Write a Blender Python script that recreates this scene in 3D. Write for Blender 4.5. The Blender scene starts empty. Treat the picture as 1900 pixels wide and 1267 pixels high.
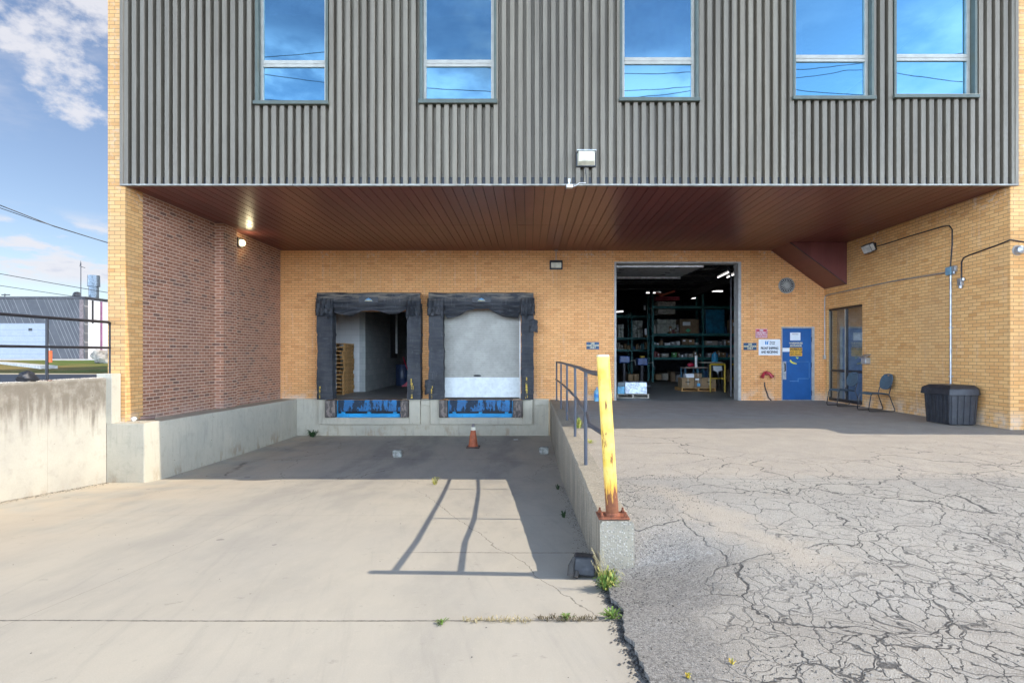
import bpy, bmesh, math, random
from mathutils import Vector, Matrix, noise
R = math.radians
random.seed(7)
# ------------------------------------------------------------------ camera, sky, sun, exposure
F, VX, VY, H = 1041.0, 980.0, 657.0, 1.365
scn = bpy.context.scene
col = scn.collection
cam = bpy.data.objects.new('camera', bpy.data.cameras.new('camera'))
col.objects.link(cam); scn.camera = cam
cam.location = (0, 0, H); cam.rotation_euler = (R(90), 0, 0)
cam.data.sensor_width = 36; cam.data.lens = F / 1900 * 36
cam.data.shift_x = (950 - VX) / 1900; cam.data.shift_y = (VY - 633.5) / 1900
cam.data.clip_start = .05; cam.data.clip_end = 3000

SUN_EL, SUN_AZ = 43.5, 2.8      # azimuth: degrees in front of the facade plane, sun to the right
sd = Vector((math.cos(R(SUN_EL)) * math.cos(R(SUN_AZ)), -math.cos(R(SUN_EL)) * math.sin(R(SUN_AZ)), math.sin(R(SUN_EL))))
sl = bpy.data.lights.new('sun', 'SUN'); sl.energy = 2.0; sl.angle = R(.5); sl.color = (1, .90, .76)
sun = bpy.data.objects.new('sun', sl); col.objects.link(sun)
sun.rotation_euler = sd.to_track_quat('Z', 'Y').to_euler(); sun.location = (20, -5, 20)

world = bpy.data.worlds.new('World'); scn.world = world; world.use_nodes = True
scn.view_settings.view_transform = 'Standard'; scn.view_settings.look = 'None'
scn.view_settings.exposure = 1.38; scn.view_settings.gamma = 1
scn.cycles.diffuse_bounces = 6; scn.cycles.max_bounces = 12

# ------------------------------------------------------------------ node helpers
class NT:
    def __init__(s, tree): s.t = tree; s.n = tree.nodes; s.l = tree.links
    def node(s, typ, ins=None, **attrs):
        nd = s.n.new(typ)
        for k, v in attrs.items(): setattr(nd, k, v)
        for k, v in (ins or {}).items():
            sock = nd.inputs[k]
            if isinstance(v, bpy.types.NodeSocket): s.l.new(v, sock)
            else:
                if sock.type == 'RGBA' and len(v) == 3: v = (*v, 1)
                sock.default_value = v
        return nd
    def math(s, op, a, b=0.0, clamp=False):
        return s.node('ShaderNodeMath', {0: a, 1: b}, operation=op, use_clamp=clamp).outputs[0]
    def mix(s, f, a, b, mode='MIX'):
        nd = s.node('ShaderNodeMix', data_type='RGBA', blend_type=mode)
        for i, v in ((0, f), (6, a), (7, b)):
            if isinstance(v, bpy.types.NodeSocket): s.l.new(v, nd.inputs[i])
            else: nd.inputs[i].default_value = v if i == 0 else (*v[:3], 1)
        return nd.outputs[2]
    def noise(s, vec, scale, detail=4, rough=.55, out=0):
        return s.node('ShaderNodeTexNoise', {'Vector': vec, 'Scale': scale, 'Detail': detail, 'Roughness': rough}).outputs[out]
    def ramp(s, v, lo, hi, a=0.0, b=1.0):
        return s.node('ShaderNodeMapRange', {0: v, 1: lo, 2: hi, 3: a, 4: b}, clamp=True, interpolation_type='SMOOTHSTEP').outputs[0]
    def pos(s): return s.node('ShaderNodeNewGeometry').outputs['Position']
    def obj(s): return s.node('ShaderNodeTexCoord').outputs['Object']
    def xyz(s, v):
        o = s.node('ShaderNodeSeparateXYZ', {0: v}).outputs; return o[0], o[1], o[2]
    def comb(s, x, y, z): return s.node('ShaderNodeCombineXYZ', {0: x, 1: y, 2: z}).outputs[0]
    def scale(s, v, xyz): return s.node('ShaderNodeVectorMath', {0: v, 1: xyz}, operation='MULTIPLY').outputs[0]
    def bump(s, h, strength=.5, dist=.01, normal=None):
        ins = {'Height': h, 'Strength': strength, 'Distance': dist}
        if normal: ins['Normal'] = normal
        return s.node('ShaderNodeBump', ins).outputs[0]

def new_mat(name):
    m = bpy.data.materials.new(name); m.use_nodes = True; m.node_tree.nodes.clear()
    nt = NT(m.node_tree)
    out = nt.node('ShaderNodeOutputMaterial')
    return m, nt, out
def principled(nt, out, colr, rough=.6, metal=0.0, normal=None, spec=.5, **kw):
    ins = {'Base Color': colr, 'Roughness': rough, 'Metallic': metal, 'Specular IOR Level': spec}
    if normal is not None: ins['Normal'] = normal
    ins.update(kw)
    p = nt.node('ShaderNodeBsdfPrincipled', ins)
    nt.l.new(p.outputs[0], out.inputs[0]); return p

def simple(name, c, rough=.6, metal=0.0, var=.18, scale=6, dirt=None, dirt_amt=.35, bump=.15, bscale=60, spec=.5):
    """painted / cast surface: two-scale colour variation, optional dirt colour, fine bump"""
    m, nt, out = new_mat(name)
    v = nt.obj()
    n = nt.noise(v, scale, 5)
    a = tuple(min(1, x * (1 + var)) for x in c); b = tuple(x * (1 - var) for x in c)
    cc = nt.mix(nt.ramp(n, .35, .65), b, a)
    if dirt:
        n2 = nt.noise(v, scale * 2.3, 6, .65)
        cc = nt.mix(nt.math('MULTIPLY', nt.ramp(n2, .5, .72), dirt_amt), cc, dirt)
    nb = nt.noise(v, bscale, 3)
    rr = nt.ramp(nb, .2, .8, max(0, rough - .08), min(1, rough + .08))
    principled(nt, out, cc, rr, metal, nt.bump(nb, bump, .004), spec)
    return m

def emit(name, c, s):
    m, nt, out = new_mat(name)
    e = nt.node('ShaderNodeEmission', {'Color': (*c, 1), 'Strength': s}); nt.l.new(e.outputs[0], out.inputs[0]); return m

# ------------------------------------------------------------------ sky with clouds at real directions
w = NT(world.node_tree); w.n.clear()
wout = w.node('ShaderNodeOutputWorld')
sky = w.node('ShaderNodeTexSky', sky_type='NISHITA', sun_disc=False, sun_elevation=R(SUN_EL), sun_rotation=R(90 + SUN_AZ),
             altitude=100, air_density=1.0, dust_density=.6, ozone_density=2.5)
dirv = w.node('ShaderNodeTexCoord').outputs['Generated']
dx, dy, dz = w.xyz(dirv)
# project the direction on a flat cloud layer so clouds stretch towards the horizon
dzc = w.math('ADD', w.math('MAXIMUM', dz, .0), .10)
cu = w.math('DIVIDE', dx, dzc); cv = w.math('DIVIDE', dy, dzc)
cn = w.noise(w.comb(cu, cv, 3.7), 1.15, 8, .6)
low = w.noise(w.comb(w.math('MULTIPLY', dx, 4.0), w.math('MULTIPLY', dy, 4.0), w.math('MULTIPLY', dz, 13.0)), 1.5, 8, .6)
band = w.math('MULTIPLY', w.ramp(dz, .085, .11), w.ramp(dz, .165, .20, 1, 0))        # low cloud bank
lowc = w.math('MULTIPLY', w.ramp(low, .40, .50), band)
hic = w.math('MULTIPLY', w.ramp(cn, .545, .68), w.ramp(dz, .22, .40))
# a cumulus up on the left: round mask about its own direction
cd = Vector((-.87, 1.0, .60)).normalized()
dist = w.node('ShaderNodeVectorMath', {0: dirv, 1: cd}, operation='DISTANCE').outputs['Value']
puff = w.noise(w.scale(dirv, (1, 1, 1.5)), 9.5, 9, .60)
cum = w.ramp(w.math('ADD', puff, w.ramp(dist, .0, .215, .22, -.30)), .50, .64)
cloud = w.math('MAXIMUM', w.math('MAXIMUM', lowc, w.math('MULTIPLY', hic, .55)), cum)
shade = w.ramp(low, .50, .66)                                                        # thick cloud cores are greyer
ccol = w.mix(w.math('MULTIPLY', shade, w.ramp(dz, .25, .35, 1, .25)), (2.2, 2.2, 2.35), (1.2, 1.35, 1.85))
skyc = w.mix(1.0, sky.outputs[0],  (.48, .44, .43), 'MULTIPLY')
fin = w.mix(w.math('MULTIPLY', cloud, .9), skyc, ccol)
# an unseen bright cloud, added to fill the shade, lies low behind the camera, and thin high cloud on the sun's side
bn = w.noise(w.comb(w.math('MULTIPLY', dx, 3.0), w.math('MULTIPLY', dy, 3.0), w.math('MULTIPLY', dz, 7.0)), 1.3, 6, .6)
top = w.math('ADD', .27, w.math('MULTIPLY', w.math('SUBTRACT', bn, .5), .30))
fill_bank = w.math('MULTIPLY', w.ramp(w.math('SUBTRACT', dz, top), -.03, .03, 1, 0), w.ramp(dy, -.15, .10, 1, 0))
pale = w.math('ADD', w.math('MULTIPLY', w.ramp(dz, .34, .50, 1, 0), .45), w.math('MULTIPLY', w.ramp(dx, .15, .60), .45))
pale = w.math('MULTIPLY', pale, w.ramp(dy, -.3, -.1, 1, 0))
fin = w.mix(pale, fin, (1.6, 2.8, 4.5))
bn2 = w.noise(w.comb(w.math('MULTIPLY', dx, 2.2), w.math('MULTIPLY', dy, 2.2), w.math('MULTIPLY', dz, 5.0)), 2.1, 7, .6)
wisp = w.math('MULTIPLY', w.math('MULTIPLY', w.ramp(bn2, .40, .62), w.ramp(dz, .48, .42, .10, .95)), w.ramp(dy, -.3, -.1, 1, 0))
fin = w.mix(wisp, fin, (2.8, 3.6, 4.8))
veil = w.math('MULTIPLY', w.math('MULTIPLY', w.ramp(dz, .62, .78), w.ramp(bn, .40, .60)), .6)
fin = w.mix(w.math('MULTIPLY', veil, .5), fin, (3.0, 3.2, 3.6))
fin = w.mix(fill_bank, fin, (20.0, 25.0, 32.0))
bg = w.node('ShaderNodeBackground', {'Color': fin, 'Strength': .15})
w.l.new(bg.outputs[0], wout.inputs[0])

# ------------------------------------------------------------------ measuring helpers (metres from the picture)
def WX(x, D): return (x - VX) * D / F
def WZ(y, D): return H + (VY - y) * D / F
def DGD(y, z=0.0): return F * (H - z) / (y - VY)
XL, XR = -7.286, 8.714            # inner faces of the bay's side walls
def DL(x): return F * XL / (x - VX)
def DRt(x, X=None): return F * (XR if X is None else X) / (x - VX)
DB, DF = 16.5, 10.14              # back wall, building front
ZS = 4.415                        # soffit

# ------------------------------------------------------------------ object helpers
WORLD_LOC = {}
def mark(o, label=None, cat=None, group=None, kind=None):
    if label: o['label'] = label
    if cat: o['category'] = cat
    if group: o['group'] = group
    if kind: o['kind'] = kind
    return o
def thing(name, label, cat, loc=(0, 0, 0), rotz=0, group=None):
    o = bpy.data.objects.new(name, None); col.objects.link(o); o.empty_display_size = .2
    o.location = loc; o.rotation_euler = (0, 0, rotz)
    WORLD_LOC[o.name] = Vector(loc)
    return mark(o, label, cat, group)

class MB:
    def __init__(s): s.v = []; s.f = []; s.sm = False
    def add(s, vs, fs):
        k = len(s.v); s.v += [Vector(p) for p in vs]; s.f += [tuple(i + k for i in f) for f in fs]; return s
    def box(s, x0, x1, y0, y1, z0, z1, M=None):
        vs = [Vector((x, y, z)) for z in (z0, z1) for y in (y0, y1) for x in (x0, x1)]
        if M: vs = [M @ p for p in vs]
        return s.add(vs, [(0, 2, 3, 1), (4, 5, 7, 6), (0, 1, 5, 4), (2, 6, 7, 3), (0, 4, 6, 2), (1, 3, 7, 5)])
    def quad(s, a, b, c, d): return s.add([a, b, c, d], [(0, 1, 2, 3)])
    def grid(s, fn, nu, nv):
        vs = [fn(i / nu, j / nv) for j in range(nv + 1) for i in range(nu + 1)]
        return s.add(vs, [(j * (nu + 1) + i, j * (nu + 1) + i + 1, (j + 1) * (nu + 1) + i + 1, (j + 1) * (nu + 1) + i) for j in range(nv) for i in range(nu)])
    def tube(s, pts, r, n=10, caps=True):
        pts = [Vector(p) for p in pts]; rs = r if isinstance(r, (list, tuple)) else [r] * len(pts)
        vs = []; up = None
        for i, p in enumerate(pts):
            t = (pts[min(i + 1, len(pts) - 1)] - pts[max(i - 1, 0)]).normalized()
            if up is None:
                up = Vector((0, 0, 1)) if abs(t.z) < .9 else Vector((1, 0, 0))
            a = t.cross(up).normalized(); b = a.cross(t).normalized(); up = b
            for k in range(n):
                an = 2 * math.pi * k / n
                vs.append(p + (a * math.cos(an) + b * math.sin(an)) * rs[i])
        fs = [(i * n + k, i * n + (k + 1) % n, (i + 1) * n + (k + 1) % n, (i + 1) * n + k) for i in range(len(pts) - 1) for k in range(n)]
        if caps: fs += [tuple(range(n - 1, -1, -1)), tuple((len(pts) - 1) * n + k for k in range(n))]
        s.sm = True
        return s.add(vs, fs)
    def prism(s, poly, axis, a, b):
        """poly: list of 2-D points in the plane normal to axis, extruded from a to b"""
        def P(u, v, t): return {'x': (t, u, v), 'y': (u, t, v), 'z': (u, v, t)}[axis]
        n = len(poly); vs = [P(u, v, a) for u, v in poly] + [P(u, v, b) for u, v in poly]
        return s.add(vs, [tuple(range(n)), tuple(range(2 * n - 1, n - 1, -1))] + [(i, i + n, (i + 1) % n + n, (i + 1) % n) for i in range(n)])
    def lathe(s, prof, c, n=24, axis='z'):
        vs = []
        for r, h in prof:
            for k in range(n):
                a = 2 * math.pi * k / n; u, v = r * math.cos(a), r * math.sin(a)
                vs.append(Vector(c) + Vector({'z': (u, v, h), 'y': (u, h, v), 'x': (h, u, v)}[axis]))
        m = len(prof)
        fs = [(i * n + k, i * n + (k + 1) % n, (i + 1) * n + (k + 1) % n, (i + 1) * n + k) for i in range(m - 1) for k in range(n)]
        fs += [tuple(range(n)), tuple((m - 1) * n + k for k in range(n))]
        s.sm = True
        return s.add(vs, fs)
    def blob(s, c, r, seed=0, sub=3, amp=.25, fr=1.6, flat=None):
        bm = bmesh.new(); bmesh.ops.create_icosphere(bm, subdivisions=sub, radius=1)
        vs = []
        for q in bm.verts:
            d = 1 + amp * noise.noise(q.co * fr + Vector((seed * 3.1, seed, 0))) + amp * .5 * noise.noise(q.co * fr * 2.7 + Vector((seed, 9, 0)))
            p = q.co * d; p = Vector((p.x * r[0], p.y * r[1], p.z * r[2]))
            if flat is not None and p.z < flat * r[2]: p.z = flat * r[2]
            vs.append(p + Vector(c))
        fs = [tuple(q.index for q in f.verts) for f in bm.faces]
        bm.free(); return s.add(vs, fs)
    def build(s, name, mat, parent=None, bevel=0, smooth=None, local=False, kind=None, label=None, rec=True):
        me = bpy.data.meshes.new(name)
        off = Vector((0, 0, 0))
        if parent is not None and not local: off = WORLD_LOC.get(parent.name, Vector((0, 0, 0)))
        me.from_pydata([v - off for v in s.v], [], s.f)
        if rec:
            bm = bmesh.new(); bm.from_mesh(me); bmesh.ops.recalc_face_normals(bm, faces=bm.faces); bm.to_mesh(me); bm.free()
        me.materials.append(mat)
        o = bpy.data.objects.new(name, me); col.objects.link(o)
        if parent is not None: o.parent = parent
        WORLD_LOC[o.name] = off
        if (s.sm if smooth is None else smooth):
            for p in me.polygons: p.use_smooth = True
            try: me.set_sharp_from_angle(angle=R(40))
            except Exception: pass
        if bevel:
            b = o.modifiers.new('bevel', 'BEVEL'); b.width = bevel; b.segments = 2; b.limit_method = 'ANGLE'; b.angle_limit = R(40)
        return mark(o, label, None, None, kind)

def solo(name, mb, mat, label, cat, group=None, **kw):
    """a thing that is one mesh: origin at the base centre"""
    xs = [v.x for v in mb.v]; ys = [v.y for v in mb.v]; zs = [v.z for v in mb.v]
    c = Vector(((min(xs) + max(xs)) / 2, (min(ys) + max(ys)) / 2, min(zs)))
    mb.v = [v - c for v in mb.v]
    o = mb.build(name, mat, None, **kw); o.location = c; WORLD_LOC[o.name] = c
    return mark(o, label, cat, group)

def wall_holes(mb, plane, u0, u1, z0, z1, t0, t1, holes=()):
    """wall slab with rectangular openings; plane 'y': spans x=u, thickness y t0..t1; 'x': spans y=u"""
    us = sorted({u0, u1, *[h[0] for h in holes], *[h[1] for h in holes]}); zs = sorted({z0, z1, *[h[2] for h in holes], *[h[3] for h in holes]})
    us = [u for u in us if u0 <= u <= u1]; zs = [z for z in zs if z0 <= z <= z1]
    P = (lambda u, t, z: (u, t, z)) if plane == 'y' else (lambda u, t, z: (t, u, z))
    inh = lambda u, z: any(h[0] < u < h[1] and h[2] < z < h[3] for h in holes)
    for i in range(len(us) - 1):
        for j in range(len(zs) - 1):
            a, b, c, d = us[i], us[i + 1], zs[j], zs[j + 1]
            if inh((a + b) / 2, (c + d) / 2): continue
            for t in (t0, t1): mb.quad(P(a, t, c), P(b, t, c), P(b, t, d), P(a, t, d))
    def edge(a, b, c, d): mb.quad(P(a, t0, b), P(c, t0, d), P(c, t1, d), P(a, t1, b))
    for h in holes:
        a, b, c, d = max(h[0], u0), min(h[1], u1), max(h[2], z0), min(h[3], z1)
        if h[0] > u0: edge(a, c, a, d)
        if h[1] < u1: edge(b, c, b, d)
        if h[3] < z1: edge(a, d, b, d)
        if h[2] > z0: edge(a, c, b, c)
    edge(u0, z0, u0, z1); edge(u1, z0, u1, z1); edge(u0, z1, u1, z1)
    return mb

def text_mb(txt, size, x, z, y, align='CENTER', bold=0.0, squeeze=1.0, M=None, depth=.0015):
    """flat lettering facing -Y at (x, z) on plane y"""
    cu = bpy.data.curves.new('t', 'FONT'); cu.body = txt; cu.size = size; cu.align_x = align; cu.offset = bold; cu.extrude = depth; cu.resolution_u = 3
    o = bpy.data.objects.new('t', cu); col.objects.link(o)
    me = bpy.data.meshes.new_from_object(o)
    vs = [Vector((x + v.co.x * squeeze, y - v.co.z, z + v.co.y)) for v in me.vertices]
    if M: vs = [M @ v for v in vs]
    fs = [tuple(p.vertices) for p in me.polygons]
    bpy.data.objects.remove(o); bpy.data.curves.remove(cu); bpy.data.meshes.remove(me)
    mb = MB(); mb.add(vs, fs); return mb
def join(*mbs):
    r = MB()
    for m in mbs: r.add(m.v, m.f)
    return r
def copy_tree(o, parent=None):
    c = o.copy(); col.objects.link(c)
    if parent: c.parent = parent
    for ch in list(o.children): copy_tree(ch, c)
    return c

# ------------------------------------------------------------------ materials
def brick_mat(name, c1, c2, c3, mortar, msize, odd, bw=.203, rh=.0677, stain=(.30, .20, .11), pale=(.62, .55, .47), pale_top=False, bstr=.5, rough=.78):
    m, nt, out = new_mat(name)
    g = nt.node('ShaderNodeNewGeometry'); x, y, z = nt.xyz(g.outputs['Position']); nx, ny, nz = nt.xyz(g.outputs['True Normal'])
    side = nt.math('GREATER_THAN', nt.math('ABSOLUTE', nx), .5)
    u = nt.math('ADD', nt.math('MULTIPLY', x, nt.math('SUBTRACT', 1.0, side)), nt.math('MULTIPLY', y, side))
    wob = nt.math('MULTIPLY', nt.math('SUBTRACT', nt.noise(nt.comb(u, z, 0.0), 9, 2), .5), .004)
    uv = nt.comb(nt.math('ADD', u, 50.0), nt.math('ADD', nt.math('ADD', z, wob), 10 * rh * 5), 0.0)
    b = nt.node('ShaderNodeTexBrick', {'Vector': uv, 'Color1': (0, 0, 0, 1), 'Color2': (1, 1, 1, 1), 'Mortar': (.5, .5, .5, 1), 'Scale': 1.0, 'Mortar Size': msize, 'Mortar Smooth': .25, 'Bias': 0.0, 'Brick Width': bw, 'Row Height': rh}, offset=.5)
    rnd = nt.xyz(b.outputs[0])[0]; fac = b.outputs[1]
    cc = nt.mix(nt.ramp(rnd, .0, .75), c1, c2)
    cc = nt.mix(nt.ramp(rnd, 1 - odd, 1.0), cc, c3)
    fine = nt.noise(nt.comb(u, y, z), 90, 3); big = nt.noise(nt.comb(u, 0.0, z), .7, 5)
    cc = nt.mix(.35, cc, nt.mix(fine, (.35, .35, .35), (.68, .68, .68)), 'OVERLAY')
    cc = nt.mix(nt.math('MULTIPLY', nt.ramp(big, .45, .7), .35), cc, stain, 'MIX')
    drip = nt.noise(nt.comb(nt.math('MULTIPLY', u, 5.0), 0.0, nt.math('MULTIPLY', z, .6)), 1.6, 6, .6)
    cc = nt.mix(nt.math('MULTIPLY', nt.ramp(drip, .55, .75), .22), cc, pale)
    mo = nt.mix(nt.noise(nt.comb(u, 0.0, z), 3, 4), tuple(q * .75 for q in mortar), tuple(q * 1.2 for q in mortar))
    cc = nt.mix(fac, cc, mo)
    if pale_top:   # lime bloom right under the soffit (water from the roof above)
        bl = nt.noise(nt.comb(u, 0.0, z), 9, 5, .7)
        msk = nt.math('MULTIPLY', nt.math('MULTIPLY', nt.ramp(z, 4.0, 4.4), nt.ramp(nt.noise(nt.comb(u, 0.0, 0.0), .8, 2), .45, .6)), nt.ramp(bl, .52, .62))
        cc = nt.mix(nt.math('MULTIPLY', msk, .8), cc, (.6, .5, .42))
    # white-grey salt bloom on the lowest courses
    lo = nt.math('MULTIPLY', nt.ramp(z, .05, .42, 1, 0), nt.ramp(nt.noise(nt.comb(u, y, z), 3.0, 4), .38, .62))
    cc = nt.mix(nt.math('MULTIPLY', lo, .55), cc, pale)
    h = nt.math('ADD', nt.math('SUBTRACT', 1.0, fac), nt.math('MULTIPLY', fine, .35))
    principled(nt, out, cc, rough, 0, nt.bump(h, bstr, .006), .35)
    return m

def concrete_mat(name, a, b, stain=(.16, .14, .12), kind='wall', rough=.85):
    m, nt, out = new_mat(name)
    p = nt.pos(); x, y, z = nt.xyz(p)
    n1 = nt.noise(p, .8, 6, .6); n2 = nt.noise(p, 6, 6, .65); n3 = nt.noise(p, 70, 3)
    cc = nt.mix(nt.ramp(n1, .3, .7), a, b)
    cc = nt.mix(nt.math('MULTIPLY', nt.ramp(n2, .5, .75), .35), cc, tuple(q * .7 for q in b))
    h = nt.math('ADD', nt.math('MULTIPLY', n2, .5), nt.math('MULTIPLY', n3, .35))
    uw = nt.math('ADD', x, y)
    if kind in ('wall', 'stained'):
        st = nt.noise(nt.comb(nt.math('MULTIPLY', uw, 7.0), 0.0, nt.math('MULTIPLY', z, .9)), 1.5, 7, .62)
        if kind == 'stained':      # dark algae and run-off under the coping, breaking into drips
            edge = nt.math('ADD', z, nt.math('MULTIPLY', nt.math('SUBTRACT', st, .5), 1.3))
            edge = nt.math('ADD', edge, nt.math('MULTIPLY', nt.math('SUBTRACT', nt.noise(nt.comb(y, 0.0, 0.0), .9, 3), .5), 1.2))
            msk = nt.math('MULTIPLY', nt.ramp(edge, .15, .70), nt.ramp(z, .97, .90, .35, 1))
            cc = nt.mix(nt.math('MULTIPLY', msk, nt.ramp(n2, .25, .6, .45, .88)), cc, stain)
        else:
            cc = nt.mix(nt.math('MULTIPLY', nt.ramp(st, .52, .72), .45), cc, stain)
        # brown rust / damp creeping up from the foot, in patches
        ft = nt.math('MULTIPLY', nt.ramp(z, -.95, -.55, 1, 0), nt.ramp(nt.noise(nt.comb(nt.math('MULTIPLY', uw, 2.2), 0.0, z), 1.6, 5, .6), .5, .64))
        cc = nt.mix(nt.math('MULTIPLY', ft, .5), cc, (.26, .17, .09))
        # form joints and small pockmarks
        pk = nt.node('ShaderNodeTexVoronoi', {'Vector': p, 'Scale': 3.3}, feature='F1').outputs['Distance']
        pit = nt.ramp(pk, .02, .05, 1, 0)
        cc = nt.mix(nt.math('MULTIPLY', pit, .7), cc, (.08, .07, .06))
        h = nt.math('SUBTRACT', h, nt.math('MULTIPLY', pit, .8))
        fj = nt.ramp(nt.math('ABSOLUTE', nt.math('SUBTRACT', nt.math('FRACT', nt.math('MULTIPLY', nt.math('ADD', y, .45), .82)), .5)), .0, .006, 1, 0)
        cc = nt.mix(nt.math('MULTIPLY', fj, .3), cc, stain)
    if kind == 'rough':            # weathered exposed aggregate
        ag = nt.node('ShaderNodeTexVoronoi', {'Vector': p, 'Scale': 60.0}, feature='F1')
        ac = nt.xyz(ag.outputs['Color'])[0]
        cc = nt.mix(nt.math('MULTIPLY', nt.ramp(ag.outputs['Distance'], .3, .55, 1, 0), .6), cc, nt.mix(ac, (.14, .13, .11), (.58, .52, .44)))
        h = nt.math('ADD', h, nt.math('MULTIPLY', nt.ramp(ag.outputs['Distance'], .2, .6, 1, 0), .8))
        st = nt.noise(nt.comb(nt.math('MULTIPLY', uw, 9.0), 0.0, nt.math('MULTIPLY', z, .7)), 1.5, 7, .62)
        g = nt.node('ShaderNodeNewGeometry'); nz = nt.xyz(g.outputs['True Normal'])[2]
        vert = nt.math('MULTIPLY', nt.ramp(nz, .3, .6, 1, 0), nt.ramp(nt.math('ABSOLUTE', nt.xyz(g.outputs['True Normal'])[0]), .4, .7))
        cc = nt.mix(nt.math('MULTIPLY', nt.math('MULTIPLY', nt.ramp(st, .46, .62), .75), vert), cc, stain)
    cc = nt.mix(.25, cc, nt.mix(n3, (.3, .3, .3), (.7, .7, .7)), 'OVERLAY')
    principled(nt, out, cc, rough, 0, nt.bump(h, .45, .012), .3)
    return m

def line_mask(nt, coord, at, width, wob):
    return nt.ramp(nt.math('ABSOLUTE', nt.math('ADD', nt.math('SUBTRACT', coord, at), wob)), width * .4, width, 1, 0)

def slab_mat():
    m, nt, out = new_mat('ramp_concrete')
    p = nt.pos(); x, y, z = nt.xyz(p); q = nt.comb(x, y, 0.0)
    n1 = nt.noise(q, .45, 6, .6); n2 = nt.noise(nt.scale(q, (1.0, .35, 1)), 2.2, 7, .62); n3 = nt.noise(q, 120, 3, .6); n4 = nt.noise(q, 14, 5, .6)
    cc = nt.mix(nt.ramp(n1, .30, .70), (.455, .42, .35), (.405, .38, .33))
    cc = nt.mix(nt.math('MULTIPLY', nt.ramp(n2, .42, .70), .24), cc, (.25, .24, .22))
    cc = nt.mix(nt.math('MULTIPLY', nt.ramp(n4, .55, .75), .22), cc, (.52, .48, .40))
    # tyre-darkened lanes leading to the two dock doors
    for cx in (-5.9, -3.6, -2.7, -.6):
        dd = nt.math('ABSOLUTE', nt.math('ADD', nt.math('SUBTRACT', x, cx), nt.math('MULTIPLY', nt.math('SUBTRACT', nt.noise(q, .35, 3), .5), 1.6)))
        lane = nt.math('MULTIPLY', nt.ramp(dd, .1, .55, 1, 0), nt.ramp(y, 6, 12, .12, .55))
        cc = nt.mix(nt.math('MULTIPLY', lane, nt.ramp(n2, .3, .6, .3, 1)), cc, (.24, .235, .225))
    brush = nt.noise(nt.comb(nt.math('MULTIPLY', nt.math('ADD', x, nt.math('MULTIPLY', y, .25)), 9.0), nt.math('MULTIPLY', y, .5), 0.0), 1.0, 7, .7)
    cc = nt.mix(nt.math('MULTIPLY', nt.ramp(brush, .52, .70), .16), cc, (.22, .21, .195))
    grime = nt.noise(q, 5.0, 8, .75)
    cc = nt.mix(nt.math('MULTIPLY', nt.ramp(grime, .60, .68), .36), cc, (.19, .18, .165))
    # sandy deposit along the left wall
    sand = nt.math('MULTIPLY', nt.ramp(x, -7.2, -3.5, 1, 0), nt.ramp(nt.noise(q, 1.1, 5), .35, .6))
    cc = nt.mix(nt.math('MULTIPLY', sand, .55), cc, (.56, .46, .33))
    # oil spots
    v = nt.node('ShaderNodeTexVoronoi', {'Vector': nt.scale(q, (1, 1.0, 1)), 'Scale': 1.35, 'Randomness': 1.0}, feature='F1')
    rr = nt.xyz(v.outputs['Color'])[0]
    rad = nt.ramp(rr, .2, 1.0, .0, .075)
    sp = nt.math('LESS_THAN', nt.math('ADD', v.outputs['Distance'], nt.math('MULTIPLY', nt.math('SUBTRACT', n4, .5), .12)), rad)
    cc = nt.mix(nt.math('MULTIPLY', sp, .6), cc, (.17, .165, .16))
    v2 = nt.node('ShaderNodeTexVoronoi', {'Vector': q, 'Scale': 6.5}, feature='F1')
    sp2 = nt.math('LESS_THAN', v2.outputs['Distance'], nt.ramp(nt.xyz(v2.outputs['Color'])[1], .55, 1.0, .0, .055))
    cc = nt.mix(nt.math('MULTIPLY', sp2, .7), cc, (.10, .095, .09))
    # joints and cracks
    wob = nt.math('MULTIPLY', nt.math('SUBTRACT', nt.noise(q, 22, 5, .7), .5), .03)
    wob2 = nt.math('MULTIPLY', nt.math('SUBTRACT', nt.noise(q, 1.7, 5, .65), .5), .55)
    J = line_mask(nt, y, 3.62, .013, nt.math('MULTIPLY', wob, .8))
    J = nt.math('MAXIMUM', J, nt.math('MULTIPLY', line_mask(nt, y, 5.28, .012, wob), nt.ramp(x, -1.3, -.9)))
    J = nt.math('MAXIMUM', J, nt.math('MULTIPLY', line_mask(nt, y, 7.0, .006, nt.math('MULTIPLY', wob, .3)), .5))
    J = nt.math('MAXIMUM', J, nt.math('MULTIPLY', line_mask(nt, y, 9.2, .009, wob), .55))
    J = nt.math('MAXIMUM', J, nt.math('MULTIPLY', line_mask(nt, y, 12.6, .012, wob), .8))
    J = nt.math('MAXIMUM', J, nt.math('MULTIPLY', line_mask(nt, x, -3.3, .006, nt.math('MULTIPLY', wob, .4)), .35))
    # long diagonal crack on the right lane
    dg = nt.math('ADD', nt.math('MULTIPLY', nt.math('SUBTRACT', y, 3.7), .42), nt.math('SUBTRACT', x, .45))
    dgm = nt.math('MULTIPLY', line_mask(nt, dg, .0, .007, nt.math('MULTIPLY', wob2, .5)), nt.math('MULTIPLY', nt.ramp(y, 3.55, 3.7), nt.ramp(y, 8.5, 9.5, 1, 0)))
    J = nt.math('MAXIMUM', J, nt.math('MULTIPLY', dgm, .8))
    vc = nt.node('ShaderNodeTexVoronoi', {'Vector': nt.node('ShaderNodeVectorMath', {0: q, 1: nt.scale(nt.noise(q, 2.5, 5, .6, out=1), (.5, .5, 0))}, operation='ADD').outputs[0], 'Scale': .55}, feature='DISTANCE_TO_EDGE').outputs['Distance']
    cm = nt.math('MULTIPLY', nt.ramp(vc, .0, .006, 1, 0), nt.math('MULTIPLY', nt.ramp(y, 8.5, 11), nt.ramp(nt.noise(q, .6, 2), .40, .52)))
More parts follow.
